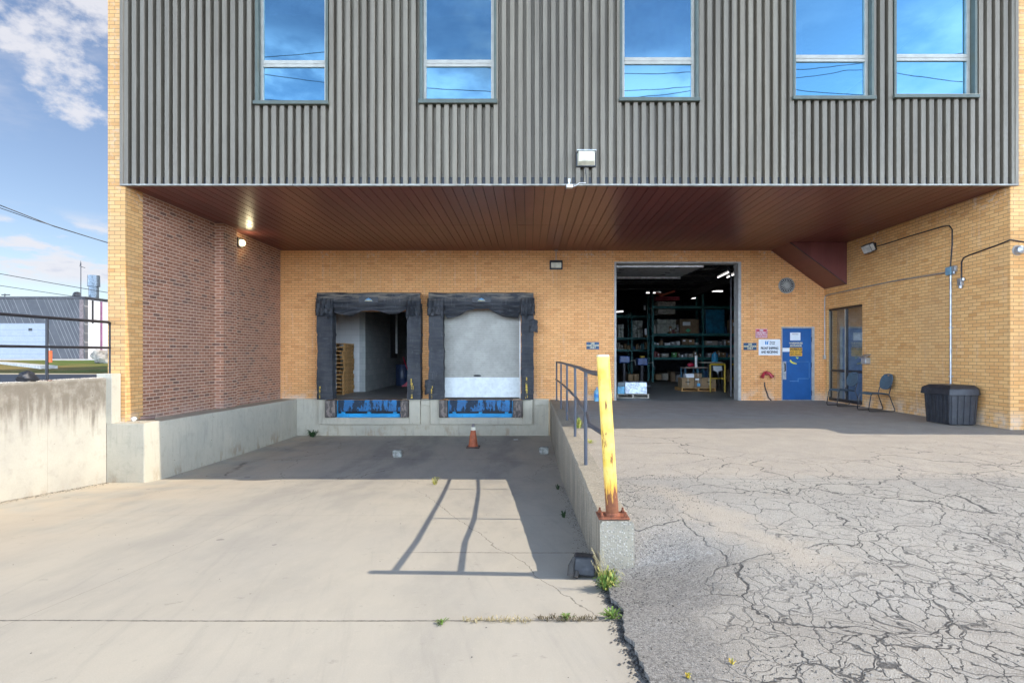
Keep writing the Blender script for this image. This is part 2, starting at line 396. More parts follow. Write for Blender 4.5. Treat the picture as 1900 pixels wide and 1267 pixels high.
    J = nt.math('MAXIMUM', J, nt.math('MULTIPLY', cm, .8))
    cc = nt.mix(nt.math('MULTIPLY', J, nt.ramp(n4, .3, .6, .45, .9)), cc, (.10, .092, .08))
    cc = nt.mix(.28, cc, nt.mix(n3, (.28, .28, .28), (.72, .72, .72)), 'OVERLAY')
    h = nt.math('SUBTRACT', nt.math('ADD', nt.math('MULTIPLY', n3, .25), nt.math('MULTIPLY', n4, .3)), nt.math('MULTIPLY', J, 1.2))
    principled(nt, out, cc, nt.ramp(n2, .3, .7, .72, .9), 0, nt.bump(h, .4, .008), .3)
    return m

def asphalt_mat():
    m, nt, out = new_mat('old_asphalt')
    p = nt.pos(); x, y, z = nt.xyz(p); q = nt.comb(x, y, 0.0)
    n1 = nt.noise(q, .5, 6, .6); n2 = nt.noise(q, 2.6, 7, .65); n3 = nt.noise(q, 210, 3, .7); n4 = nt.noise(q, 24, 5, .65)
    warp = nt.node('ShaderNodeVectorMath', {0: q, 1: nt.scale(nt.noise(q, 2.2, 4, .55, out=1), (.50, .50, 0))}, operation='ADD').outputs[0]
    warp2 = nt.node('ShaderNodeVectorMath', {0: warp, 1: nt.scale(nt.noise(q, 13, 5, .7, out=1), (.035, .035, 0))}, operation='ADD').outputs[0]
    def cr(scale, wdt, vec=warp2):
        v = nt.node('ShaderNodeTexVoronoi', {'Vector': vec, 'Scale': scale}, feature='DISTANCE_TO_EDGE').outputs['Distance']
        return nt.ramp(nt.math('DIVIDE', v, scale), wdt * .25, wdt, 1, 0)
    wv = nt.ramp(n4, .3, .7, .75, 1.35)
    c_big = cr(1.15, .0080); c_mid = cr(3.1, .0062); c_small = cr(6.3, .0052)
    # zones: alligator cracking is worst in the near right, absent close to the building
    near = nt.ramp(y, 7.6, 5.0)
    near = nt.ramp(nt.math('SUBTRACT', nt.math('ADD', y, nt.math('MULTIPLY', nt.math('SUBTRACT', n1, .5), 3.0)), nt.math('MULTIPLY', x, .55)), .6, 5.2, 1, 0)
    mid = nt.ramp(nt.math('SUBTRACT', nt.math('ADD', y, nt.math('MULTIPLY', nt.math('SUBTRACT', n1, .5), 2.5)), nt.math('MULTIPLY', x, .35)), 4.6, 7.4, 1, 0)
    strip = nt.ramp(nt.math('ABSOLUTE', nt.math('SUBTRACT', x, nt.math('ADD', 1.15, nt.math('MULTIPLY', nt.math('SUBTRACT', 12.0, y), .30)))), .15, .9, 1, 0)   # one long crack running out from the door
    strip = nt.math('MULTIPLY', strip, nt.ramp(y, 11.5, 9.5))
    # tar patch and loose gravel by the end of the wall
    tar = nt.math('MULTIPLY', nt.ramp(nt.math('ADD', x, nt.math('MULTIPLY', nt.math('SUBTRACT', n2, .5), .7)), nt.math('ADD', .85, nt.ramp(y, 3.3, 4.4, 0, .35)), nt.math('ADD', 1.25, nt.ramp(y, 3.3, 4.4, 0, .50)), 1, 0), nt.ramp(nt.math('ADD', y, nt.math('MULTIPLY', nt.math('SUBTRACT', n4, .5), .5)), 4.5, 5.0, 1, 0))
    K = nt.math('MAXIMUM', nt.math('MULTIPLY', c_big, nt.math('MAXIMUM', mid, strip)), nt.math('MULTIPLY', c_mid, nt.math('MAXIMUM', nt.math('MULTIPLY', mid, nt.ramp(n1, .40, .58, .0, .9)), near)))
    K = nt.math('MAXIMUM', K, nt.math('MULTIPLY', c_small, nt.math('MULTIPLY', near, nt.ramp(n2, .36, .50))))
    K = nt.math('MULTIPLY', K, nt.math('SUBTRACT', 1.0, nt.math('MULTIPLY', tar, .8)))
    K = nt.math('MULTIPLY', K, wv, clamp=True)
    # seam where the concrete-coloured apron meets the older asphalt
    seam = line_mask(nt, y, 6.35, .02, nt.math('MULTIPLY', nt.math('SUBTRACT', n4, .5), .1))
    apron = nt.ramp(nt.math('ADD', y, nt.math('MULTIPLY', nt.math('SUBTRACT', n2, .5), .5)), 6.2, 6.6)
    base = nt.mix(nt.ramp(n1, .3, .7), (.265, .25, .225), (.345, .325, .285))
    base = nt.mix(apron, base, nt.mix(nt.ramp(n2, .3, .7), (.39, .345, .285), (.33, .295, .25)))
    ap2 = nt.ramp(y, 11.3, 12.3)
    base = nt.mix(nt.math('MULTIPLY', ap2, .6), base, nt.mix(nt.ramp(n2, .35, .65), (.27, .275, .28), (.39, .385, .38)))
    agg = nt.node('ShaderNodeTexVoronoi', {'Vector': q, 'Scale': 95.0}, feature='F1')
    ac = nt.xyz(agg.outputs['Color'])[0]
    base = nt.mix(nt.math('MULTIPLY', nt.ramp(agg.outputs['Distance'], .25, .6, 1, 0), nt.ramp(y, 3, 12, .65, .22)), base, nt.mix(ac, (.10, .095, .09), (.50, .475, .44)))
    pv = nt.node('ShaderNodeTexVoronoi', {'Vector': warp2, 'Scale': 2.9}, feature='F1')
    base = nt.mix(nt.math('MULTIPLY', nt.xyz(pv.outputs['Color'])[1], nt.math('MULTIPLY', near, .40)), base, (.42, .395, .35))
    # chalky weathering
    chalk = nt.math('MULTIPLY', near, nt.ramp(n2, .42, .62))
    base = nt.mix(nt.math('MULTIPLY', chalk, .38), base, (.40, .385, .35))
    # sand fans
    sx = nt.math('SUBTRACT', x, nt.math('ADD', 1.35, nt.math('MULTIPLY', nt.math('SUBTRACT', 6.0, y), .42)))
    fan = nt.math('MULTIPLY', nt.ramp(nt.math('ABSOLUTE', nt.math('ADD', sx, nt.math('MULTIPLY', nt.math('SUBTRACT', n2, .5), 1.1))), .05, .42, 1, 0), nt.math('MULTIPLY', nt.ramp(y, 3.9, 4.3), nt.ramp(y, 5.8, 6.3, 1, 0)))
    base = nt.mix(nt.math('MULTIPLY', fan, .5), base, (.42, .36, .285))
    K = nt.math('MULTIPLY', K, nt.math('SUBTRACT', 1.0, nt.math('MULTIPLY', fan, .9)))
    base = nt.mix(nt.math('MULTIPLY', tar, .75), base, nt.mix(ac, (.10, .10, .10), (.28, .275, .265)))
    base = nt.mix(nt.math('MULTIPLY', seam, .4), base, (.15, .14, .13))
    # dark gravelly scabs
    scab = nt.math('MULTIPLY', nt.ramp(n2, .60, .68), nt.math('MULTIPLY', nt.ramp(n4, .45, .6), .55))
    base = nt.mix(nt.math('MULTIPLY', scab, nt.ramp(y, 7, 5)), base, (.13, .125, .12))
    cc = nt.mix(nt.math('MULTIPLY', K, .88), base, (.045, .045, .047))
    cc = nt.mix(.35, cc, nt.mix(n3, (.22, .22, .22), (.78, .78, .78)), 'OVERLAY')
    h = nt.math('ADD', nt.math('MULTIPLY', n3, .25), nt.math('MULTIPLY', nt.ramp(agg.outputs['Distance'], .2, .65, 1, 0), .35))
    h = nt.math('SUBTRACT', nt.math('ADD', h, nt.math('MULTIPLY', n4, .3)), nt.math('MULTIPLY', K, 1.6))
    principled(nt, out, cc, .88, 0, nt.bump(h, .6, .012), .25)
    return m

def glass_mat(name, tint=(.50, .72, 1.0), fac=.72, dark=(.25, .35, .5)):
    m, nt, out = new_mat(name)
    g = nt.node('ShaderNodeBsdfGlossy', {'Color': (*tint, 1), 'Roughness': .015})
    wv = nt.noise(nt.pos(), .9, 2)
    nt.l.new(nt.bump(wv, .06, .02), g.inputs['Normal'])
    t = nt.node('ShaderNodeBsdfTransparent', {'Color': (*dark, 1)})
    mx = nt.node('ShaderNodeMixShader', {0: fac, 1: t.outputs[0], 2: g.outputs[0]})
    nt.l.new(mx.outputs[0], out.inputs[0]); return m

def siding_mat():
    m, nt, out = new_mat('ribbed_steel')
    p = nt.pos(); x, y, z = nt.xyz(p)
    sheet = nt.node('ShaderNodeTexWhiteNoise', {'W': nt.math('FLOOR', nt.math('MULTIPLY', x, 1.08))}, noise_dimensions='1D').outputs[0]
    n = nt.noise(nt.scale(p, (9, 1, .5)), 1.0, 6, .6)
    n2 = nt.noise(p, 25, 4)
    cc = nt.mix(nt.ramp(n, .3, .7), (.155, .128, .092), (.215, .183, .135))
    cc = nt.mix(nt.math('MULTIPLY', sheet, .45), cc, (.115, .10, .08))
    cc = nt.mix(nt.math('MULTIPLY', nt.ramp(n2, .58, .75), .3), cc, (.15, .14, .125))
    st = nt.noise(nt.scale(p, (14, 1, .35)), 1.0, 7, .7)
    cc = nt.mix(nt.math('MULTIPLY', nt.ramp(st, .56, .72), .45), cc, (.075, .058, .042))
    st2 = nt.noise(nt.scale(p, (11, 1, .5)), 1.7, 7, .7)
    cc = nt.mix(nt.math('MULTIPLY', nt.ramp(st2, .60, .70), .35), cc, (.30, .275, .225))
    # screw heads in rows
    sx = nt.math('SUBTRACT', nt.math('FRACT', nt.math('DIVIDE', x, .444)), .5)
    sz = nt.math('SUBTRACT', nt.math('FRACT', nt.math('DIVIDE', nt.math('ADD', z, .1), 1.05)), .5)
    d2 = nt.math('ADD', nt.math('POWER', nt.math('MULTIPLY', sx, .444), 2.0), nt.math('POWER', nt.math('MULTIPLY', sz, 1.05), 2.0))
    scr = nt.math('LESS_THAN', d2, .0001)
    cc = nt.mix(nt.math('MULTIPLY', scr, .8), cc, (.09, .085, .08))
    principled(nt, out, cc, nt.ramp(n2, .3, .7, .42, .6), .15, nt.bump(n, .1, .01), .4)
    return m

def soffit_mat():
    m, nt, out = new_mat('brown_soffit_metal')
    p = nt.pos(); x, y, z = nt.xyz(p)
    pl = nt.node('ShaderNodeTexWhiteNoise', {'W': nt.math('FLOOR', nt.math('DIVIDE', nt.math('SUBTRACT', x, XL), .19))}, noise_dimensions='1D').outputs[0]
    n = nt.noise(nt.scale(p, (1, .4, 1)), 1.4, 6, .6)
    cc = nt.mix(nt.ramp(n, .3, .7), (.140, .044, .040), (.185, .060, .053))
    cc = nt.mix(nt.math('MULTIPLY', pl, .6), cc, (.105, .036, .034))
    nb = nt.noise(p, 40, 4)
    wv = nt.noise(nt.scale(p, (2.5, .8, 1)), 1.0, 3)
    principled(nt, out, cc, nt.ramp(nb, .2, .8, .30, .35), .0, nt.bump(wv, .12, .03), .28)
    return m

def lap_mat(name, c, c2, period, width, horizontal=True, rough=.5, metal=0.0, dirt=(.2, .19, .17)):
    m, nt, out = new_mat(name)
    p = nt.pos(); x, y, z = nt.xyz(p)
    a = z if horizontal else x
    fr = nt.math('FRACT', nt.math('DIVIDE', a, period))
    ln = nt.ramp(nt.math('ABSOLUTE', nt.math('SUBTRACT', fr, .5)), 0, width, 1, 0)
    n = nt.noise(p, 2.0, 6, .65); n2 = nt.noise(p, 11, 6, .7)
    cc = nt.mix(nt.ramp(n, .3, .7), c, c2)
    cc = nt.mix(nt.math('MULTIPLY', nt.ramp(n2, .5, .68), .4), cc, dirt)
    cc = nt.mix(nt.math('MULTIPLY', ln, .6), cc, tuple(q * .35 for q in c))
    principled(nt, out, cc, rough, metal, nt.bump(nt.math('SUBTRACT', 0.0, ln), .5, .006), .4)
    return m

def paint_chip_mat(name, paint, under, thr=.56, scale=7, rough=.45, streak=True, paint2=None):
    m, nt, out = new_mat(name)
    v = nt.obj(); vv = nt.scale(v, (1, 1, .35)) if streak else v
    n = nt.noise(vv, scale, 8, .68); n2 = nt.noise(v, 3, 4)
    base = nt.mix(nt.ramp(n2, .3, .7), paint, paint2 or tuple(q * .75 for q in paint))
    k = nt.ramp(n, thr, thr + .05)
    cc = nt.mix(k, base, nt.mix(nt.noise(v, 40, 4), tuple(q * .6 for q in under), tuple(min(1, q * 1.5) for q in under)))
    principled(nt, out, cc, nt.ramp(k, 0, 1, rough, .85), 0, nt.bump(nt.math('SUBTRACT', nt.noise(v, 60, 3), k), .3, .003), .4)
    return m

def cardboard(name, c): return simple(name, c, .85, 0, .12, 5, tuple(q * .5 for q in c), .3, .1)

M = {}
M['yb'] = brick_mat('yellow_brick', (.62, .325, .115), (.69, .395, .155), (.54, .265, .085), (.24, .14, .075), .0047, .14, pale_top=True, stain=(.44, .28, .14))
M['yb_back'] = brick_mat('ochre_brick', (.67, .315, .115), (.74, .37, .145), (.59, .26, .09), (.25, .135, .065), .0050, .12, pale_top=True, stain=(.52, .29, .11))
M['rb'] = brick_mat('red_brick', (.25, .105, .058), (.345, .155, .090), (.16, .082, .055), (.62, .45, .33), .0070, .26, stain=(.18, .10, .075), pale=(.38, .29, .24), bstr=.35)
M['conc'] = concrete_mat('wall_concrete', (.50, .45, .35), (.40, .37, .30), kind='wall', stain=(.27, .25, .215))
M['conc_st'] = concrete_mat('stained_concrete', (.47, .43, .345), (.38, .35, .29), kind='stained', stain=(.15, .125, .095))
M['conc_rough'] = concrete_mat('weathered_concrete', (.35, .30, .22), (.25, .225, .18), kind='rough', stain=(.13, .115, .10))
M['conc_in'] = concrete_mat('indoor_concrete', (.26, .26, .25), (.19, .19, .19), kind='plain', rough=.5)
M['slab'] = slab_mat(); M['asph'] = asphalt_mat()
M['siding'] = siding_mat(); M['soffit'] = soffit_mat()
M['trimgreen'] = simple('grey_green_trim', (.075, .09, .075), .45, .2, .1)
M['alu'] = simple('window_aluminium', (.37, .35, .30), .4, .3, .08)
M['glass'] = glass_mat('tinted_glass', (.40, .76, 1.0), .80)
M['glass_dk'] = glass_mat('dark_glass', (.8, .85, .9), .28, (.62, .66, .66))
M['black'] = simple('black_paint', (.018, .018, .022), .42, .2, .2)
M['blackpl'] = simple('black_plastic', (.020, .022, .028), .5, 0, .25, dirt=(.07, .07, .07), dirt_amt=.4)
M['galv'] = simple('galvanised_steel', (.40, .41, .42), .4, .7, .15, 12)
M['white'] = simple('white_paint', (.68, .68, .66), .5, 0, .08, dirt=(.4, .38, .34), dirt_amt=.25)
M['blue'] = paint_chip_mat('blue_door_paint', (.008, .072, .23), (.12, .20, .33), .70, 4, .38, False, (.010, .085, .27))
M['lev_blue'] = paint_chip_mat('leveller_blue', (.008, .15, .36), (.020, .032, .05), .47, 7, .5, True, (.015, .09, .22))
M['lev_lip'] = paint_chip_mat('leveller_lip_blue', (.01, .30, .62), (.07, .10, .14), .64, 8, .5, False)
M['rubber'] = paint_chip_mat('worn_bumper', (.10, .085, .075), (.20, .16, .14), .52, 9, .8)
M['steel_dk'] = simple('dark_steel', (.045, .045, .05), .5, .4, .25, dirt=(.16, .10, .06), dirt_amt=.3)
M['rail'] = paint_chip_mat('rail_paint', (.055, .062, .080), (.16, .085, .05), .60, 9, .42)
M['bollard'] = None
M['rust'] = simple('rust', (.20, .065, .03), .9, 0, .4, 30, (.06, .03, .025), .5, .5, 90)
M['yel'] = paint_chip_mat('yellow_marker', (.55, .37, .04), (.06, .055, .05), .47, 22, .6)
M['jamb'] = simple('grey_jamb_paint', (.34, .33, .31), .5, 0, .12, dirt=(.14, .13, .12), dirt_amt=.4)
M['door2'] = lap_mat('dock_door_steel', (.36, .345, .30), (.27, .26, .225), .066, .08, dirt=(.22, .20, .17))
M['door2w'] = simple('dock_door_bottom', (.60, .63, .62), .5, 0, .06, dirt=(.38, .37, .34), dirt_amt=.35)
def bollard_mat():
    m, nt, out = new_mat('bollard_paint')
    v = nt.obj(); x, y, z = nt.xyz(v)
    n = nt.noise(nt.scale(v, (1, 1, .16)), 26, 9, .72); n2 = nt.noise(v, 6, 4)
    base = nt.mix(nt.ramp(n2, .35, .65), (.70, .44, .05), (.76, .56, .14))
    k = nt.ramp(nt.math('ADD', n, nt.ramp(z, .0, .30, .30, .0)), .575, .63)
    halo = nt.ramp(nt.math('ADD', n, nt.ramp(z, .0, .45, .26, .0)), .53, .64)
    cc = nt.mix(nt.math('MULTIPLY', halo, .75), base, (.58, .25, .04))
    cc = nt.mix(k, cc, nt.mix(nt.noise(v, 50, 3), (.10, .035, .02), (.28, .10, .04)))
    principled(nt, out, cc, nt.ramp(k, 0, 1, .42, .9), 0, nt.bump(nt.math('SUBTRACT', nt.noise(v, 70, 3), k), .35, .003), .4)
    return m
M['bollard'] = bollard_mat()
def fabric_mat():
    m, nt, out = new_mat('dock_seal_fabric')
    p = nt.pos(); x, y, z = nt.xyz(p)
    n = nt.noise(nt.scale(p, (1, 1, .5)), 2, 4, .5); n2 = nt.noise(p, 30, 4)
    cc = nt.mix(nt.ramp(n, .35, .65), (.016, .019, .025), (.040, .043, .050))
    dust = nt.math('MULTIPLY', nt.ramp(nt.noise(nt.scale(p, (2, 1, 14)), 1.0, 7, .7), .40, .62), nt.ramp(z, 2.86, 3.02, .10, .9))
    cc = nt.mix(dust, cc, (.19, .165, .13))
    ed = nt.noise(nt.scale(p, (26, 3, 3)), 1.0, 5, .6)
    cc = nt.mix(nt.math('MULTIPLY', nt.ramp(ed, .60, .70), .4), cc, (.12, .12, .125))
    cr_ = nt.noise(nt.scale(p, (3, 1, 26)), 1.0, 4, .6)
    cc = nt.mix(nt.math('MULTIPLY', nt.ramp(cr_, .60, .72), .35), cc, (.16, .16, .16))
    g = nt.node('ShaderNodeNewGeometry'); nz = nt.xyz(g.outputs['Normal'])[2]
    h = nt.math('ADD', n, nt.math('MULTIPLY', n2, .3))
    principled(nt, out, cc, .72, 0, nt.bump(h, .5, .012), .3)
    return m
M['fabric'] = fabric_mat()
# ================================================================== ground
def interp(pts, t):
    if t >= pts[0][0]: return pts[0][1]
    for (a, va), (b, vb) in zip(pts, pts[1:]):
        if t >= b:
            k = (t - b) / (a - b); return vb + (va - vb) * k
    return pts[-1][1]
SLAB = [(17, -1.03), (13, -1.0), (10.35, -.945), (9.9, -.90), (7.9, -.72), (4.47, -.433), (3.6, -.35), (2.7, -.29), (0, -.2), (-10, -.2)]
ASPH = [(17, 0), (9, 0), (7, -.02), (5.5, -.08), (4.5, -.17), (3.5, -.26), (2.5, -.27), (0, -.19), (-10, -.19)]
def zslab(D): return interp(SLAB, D)
def wallx(D): return .55 + .005 * D
WEND = 4.47
def xb(D):      # ragged edge of the asphalt
    if D > WEND + .01: return wallx(D) + .25
    return .60 + .035 * noise.noise(Vector((D * 3.1, 0, 0))) * 2 + .03 * noise.noise(Vector((D * 11, 4, 0)))
def zasph(x, D):
    z = interp(ASPH, D); lo = zslab(D) + .035
    if D < WEND + .9:
        k = max(0, min(1, (x - .55) / 1.5)); k = k * k * (3 - 2 * k)
        t = max(0, min(1, (D - 4.25) / 1.0)); t = t * t * (3 - 2 * t)
        zl = lo + (-.03 - lo) * t if D > 4.25 else lo
        if D > WEND: zl = zl + (z - zl) * max(0, min(1, (D - WEND) / .9))
        z = zl + (z - zl) * k
    z += .010 * noise.noise(Vector((x * 1.3, D * 1.3, 0))) * (1 if D < 12 else .3)
    z += .004 * noise.noise(Vector((x * 7, D * 7, 5))) * (1 if D < 9 else 0)
    return z
def rows(a, b, f):
    r = [a]; 
    while r[-1] < b: r.append(r[-1] + f(r[-1]))
    r[-1] = b; return r
Ds = rows(-10, 1.5, lambda d: .5) + rows(1.5, WEND, lambda d: .04)[1:] + rows(WEND + .02, 9, lambda d: .07) + rows(9, 16.5, lambda d: .2)[1:]
us = [0]
while us[-1] < 60: us.append(us[-1] + max(.05, us[-1] * .035))
mb = MB(); nu = len(us)
mb.add([(xb(D) + u, D, zasph(xb(D) + u, D)) for D in Ds for u in us] + [(xb(D) + .01, D, zasph(xb(D), D) - .09) for D in Ds],
       [(j * nu + i, j * nu + i + 1, (j + 1) * nu + i + 1, (j + 1) * nu + i) for j in range(len(Ds) - 1) for i in range(nu - 1)] +
       [(j * nu, (j + 1) * nu, len(Ds) * nu + j + 1, len(Ds) * nu + j) for j in range(len(Ds) - 1)])
mb.build('asphalt_yard', M['asph'], kind='structure', smooth=True, rec=False)
mb = MB()
SD = rows(-10, 16.5, lambda d: .15)
XS = [-7.46 + i * (8.25 / 60) for i in range(61)]
mb.add([(x, D, zslab(D) + .006 * noise.noise(Vector((x * .8, D * .8, 2)))) for D in SD for x in XS],
       [(j * 61 + i, j * 61 + i + 1, (j + 1) * 61 + i + 1, (j + 1) * 61 + i) for j in range(len(SD) - 1) for i in range(60)])
mb.build('loading_ramp', M['slab'], kind='structure', smooth=True, rec=False)

groundm = simple('road_asphalt', (.20, .195, .185), .9, 0, .15, .3, (.3, .28, .25), .3, .2, 20)
mb = MB(); mb.quad((-500, -600, -.24), (500, -600, -.24), (500, -10, -.24), (-500, -10, -.24)); mb.quad((60, -10, -.05), (500, -10, -.05), (500, 600, -.05), (60, 600, -.05))
mb.build('ground', groundm, kind='structure')
# raised ground to the left of the ramp
def lawn_mat():
    m, nt, out = new_mat('lawn')
    p = nt.pos(); n = nt.noise(p, .35, 5); n2 = nt.noise(p, 9, 6, .7)
    x, y, z = nt.xyz(p)
    dry = nt.ramp(nt.math('ADD', nt.math('MULTIPLY', n, 1.3), nt.math('MULTIPLY', nt.math('ADD', x, nt.math('MULTIPLY', y, .93)), -.045)), .36, .72)
    cc = nt.mix(dry, (.075, .155, .018), (.27, .185, .06))
    cc = nt.mix(nt.math('MULTIPLY', n2, .5), cc, (.05, .08, .015))
    principled(nt, out, cc, .95, 0, nt.bump(n2, .6, .05), .2); return m
mb = MB(); mb.grid(lambda u, v: (-7.68 - 80 * u * u, -10 + 24 * v, .86 + .02 * noise.noise(Vector((u * 40, v * 20, 0)))), 40, 30)
mb.build('driveway', simple('driveway_asphalt', (.09, .095, .11), .85, 0, .2, 3, (.16, .15, .15), .3, .3, 40), kind='structure', smooth=True)
mb = MB(); mb.grid(lambda u, v: (-7.68 - 80 * u, 14 + 24 * v + 1.0 * math.sin(u * 9), .87 + .10 * v), 40, 12)
mb.build('lawn', lawn_mat(), kind='structure', smooth=True)
mb = MB(); mb.quad((-300, 33, .93), (-7.7, 33, .93), (-7.7, 400, .93), (-300, 400, .93)); mb.quad((-300, -10, .80), (-70, -10, .80), (-70, 60, .80), (-300, 60, .80))
mb.build('side_road', simple('pale_road', (.42, .40, .37), .9, 0, .1, .5), kind='structure')
mb = MB(); mb.grid(lambda u, v: (-7.68 - 80 * u, 37 + 1.2 * v, 1.0 + .0 * v), 30, 1); mb.box(-88, -7.7, 36.9, 37.0, .8, 1.0)
mb.build('pavement', simple('pale_pavement', (.50, .48, .44), .9, 0, .1, 1), kind='structure')

# ================================================================== the building
B = thing('brick_building', 'two storey yellow brick warehouse with ribbed grey upper wall over a recessed loading bay', 'building', (0, 10, 0))
ZT = 9.0
holes = [(WX(612, DB), WX(757, DB), .05, WZ(577, DB)), (WX(819, DB), WX(966, DB), .05, WZ(574, DB)),
         (WX(1141, DB), WX(1373, DB), -.02, WZ(487, DB)), (WX(1450, DB), WX(1511, DB), -.02, WZ(606, DB))]
mb = wall_holes(MB(), 'y', XL - .3, XR + .3, -.02, ZS + .2, DB, DB + .3, [h for h in holes])
# below-floor part under the dock doors
mb.build('back_wall', M['yb_back'], B)
lev = [(WX(607, 16.42), WX(760, 16.42)), (WX(816, 16.42), WX(970, 16.42))]
zl0, zl1 = WZ(774, 16.4), .052
mb = wall_holes(MB(), 'y', -6.80, .60, -1.4, .05, 16.46, 16.9, [(a, b, zl0, .051) for a, b in lev])
mb.build('dock_foundation', M['conc'], B)
mb = MB()
for (a, b), (x0, x1) in zip(lev, ((592, 780), (799, 988))):
    X0, X1 = WX(x0, 16.4), WX(x1, 16.4); Z0 = WZ(787, 16.4)
    mb.box(X0, a, 16.34, 16.457, Z0, .045); mb.box(b, X1, 16.34, 16.457, Z0, .045); mb.box(a, b, 16.34, 16.457, Z0, zl0)
mb.build('dock_surround', M['conc'], B, bevel=.012)
# small ledges cast in the foundation between and beside the doors
for a, b in ((WX(780, 16.4) + .02, WX(799, 16.4) - .02), (WX(990, 16.4) + .02, .6)): MB().box(a, b, 16.40, 16.457, WZ(752, 16.4), WZ(742, 16.4)).build('foundation_ledge', M['conc'], B, bevel=.01)

# left side wall of the bay: red brick, with its pilaster, and the brick corner pier
DP0, DP1 = DL(399), 13.65
mb = MB(); mb.box(XL - .3, XL, DF + .47, DB, .0, ZS + .2); mb.box(XL - .001, XL + .20, DP0, DP1, .10, ZS - .012)
mb.build('red_brick_wall', M['rb'], B)
mb = MB(); mb.box(XL - .31, XL + .002, DF, DF + .468, .05, ZT)
mb.build('left_pier', M['yb'], B)
mb = MB(); mb.box(XL - .3, XL - .02, DF + .47, 45, 4.7, ZT); mb.box(XL - .3, XL - .02, DB, 45, .0, 4.7)
mb.build('far_side_wall', M['yb'], B)
# right side wall with the storefront opening
sf = (DRt(1600), DRt(1535), .03, WZ(573.5, DRt(1535)))
mb = wall_holes(MB(), 'x', DF, DB, -.3, ZS + .2, XR, XR + .28, [sf])
mb.build('right_bay_wall', M['yb'], B)
mb = MB(); mb.box(XR + .002, 30, DF - .002, DF + .30, -.3, ZS - .002); mb.box(8.84, 30, DF - .002, DF + .3, ZS - .002, ZT); mb.box(29.7, 30, DF + .3, 45, -.3, ZT)
mb.build('front_wall', M['yb'], B)
mb = MB(); mb.box(9.35, 13.5, 9.42, DF - .004, -.3, 3.75)
mb.build('entrance_vestibule', M['yb'], B)
mb = MB(); mb.box(XL - .3, 30, DF + .1, 45, ZT, ZT + .25); mb.box(XL - .3, 30, 44.7, 45, -.3, ZT)
mb.build('roof', M['steel_dk'], B)

# soffit: steel planks running front to back, with a cross seam
mb = MB(); SY = 13.28
for i in range(int(16 / .19) + 1):
    x0 = XL + .002 + i * .19; x1 = min(x0 + .178, XR - .002)
    if x0 > XR - .03: break
    for a, b in ((DF + .03, SY - .006), (SY + .006, DB - .001)):
        mb.box(x0, x1, a, b, ZS + random.uniform(-.0012, .0012), ZS + .03)
mb.build('soffit', M['soffit'], B)
mb = MB(); mb.box(XL + .01, XR - .01, DF + .02, DB - .01, ZS + .031, ZS + .15)
mb.build('soffit_backing', M['black'], B)
# sloping boxed-in stair underside, at the right end of the soffit
mb = MB(); DS = 15.33
X0f, X0b = WX(1466, DS), WX(1430, DB); zlo = WZ(527.5, DS)
mb.add([(X0f, DS, ZS), (XR - .003, DS, ZS), (XR - .003, DS, zlo), (X0b, DB - .003, ZS), (XR - .003, DB - .003, ZS), (XR - .003, DB - .003, zlo)],
       [(0, 1, 2), (3, 5, 4), (0, 2, 5, 3), (0, 3, 4, 1), (1, 4, 5, 2)])
st = mb.build('stair_soffit', M['soffit'], B)
for px in (1498, 1527, 1556):
    X = WX(px, DS); zb = ZS - (ZS - zlo) * (X - X0f) / (XR - X0f); MB().box(X - .006, X + .006, DS - .006, DS - .0005, zb + .02, ZS - .01).build('joint_strip', M['soffit'], st)
mb = MB(); mb.tube([(X0f, DS - .004, ZS - .005), (XR - .01, DS - .004, zlo)], .012, 6); mb.build('edge_trim', M['steel_dk'], st)

# ribbed steel upper wall
YS = DF - .045
wins = []
for (o0, o1, p0, p1, t0, t1, s0, s1) in ((474, 609, 487, 602, 113, 127, 189, 196), (779, 921, 795, 911, 112, 126, 186, 194), (1150, 1296, 1161, 1281, 108, 121, 183, 190),
                                         (1471, 1621, 1478, 1603, 103, 117, 180, 187), (1658, 1812, 1662, 1790, 102, 115, 177, 184)):
    wins.append(dict(x0=WX(o0, YS), x1=WX(o1, YS), t=WZ((t0 + t1) / 2, YS + .12), zs=WZ(s0, YS), zs0=WZ(s1, YS)))
SX0, SX1 = WX(224, YS), WX(1888, YS)
prof = []; x = SX0 + .05; random.seed(3)
while x < SX1 - .1:
    prof += [(x, 0), (x + .078, 0), (x + .086, .10), (x + .140, .10)]; x += .148
prof.append((SX1 - .04, 0))
prof = [(SX0, 0)] + prof + [(SX1, 0)]
pts = [prof[0]]
cuts = sorted([w['x0'] for w in wins] + [w['x1'] for w in wins])
for a, b in zip(prof, prof[1:]):
    for c in cuts:
        if a[0] < c < b[0]:
            k = (c - a[0]) / (b[0] - a[0]); pts.append((c, a[1] + (b[1] - a[1]) * k))
    pts.append(b)
mb = MB()
for a, b in zip(pts, pts[1:]):
    mx = (a[0] + b[0]) / 2; zr = [(ZS + .0, ZT)]
    for w_ in wins:
        if w_['x0'] < mx < w_['x1']: zr = [(ZS, w_['zs0']), (8.15, ZT)]
    for z0, z1 in zr:
        mb.quad((a[0], YS + a[1], z0), (b[0], YS + b[1], z0), (b[0], YS + b[1], z1), (a[0], YS + a[1], z1))
o = mb.build('ribbed_siding', M['siding'], B, rec=False)
mb = MB(); us_ = [(w_['x0'] + .03, w_['x1'] - .03, w_['zs0'] + .02, 8.15) for w_ in wins]
wall_holes(mb, 'y', SX0 + .01, SX1 - .01, ZS + .02, ZT - .01, YS + .104, YS + .24, us_)
mb.build('backing_wall', M['steel_dk'], B)
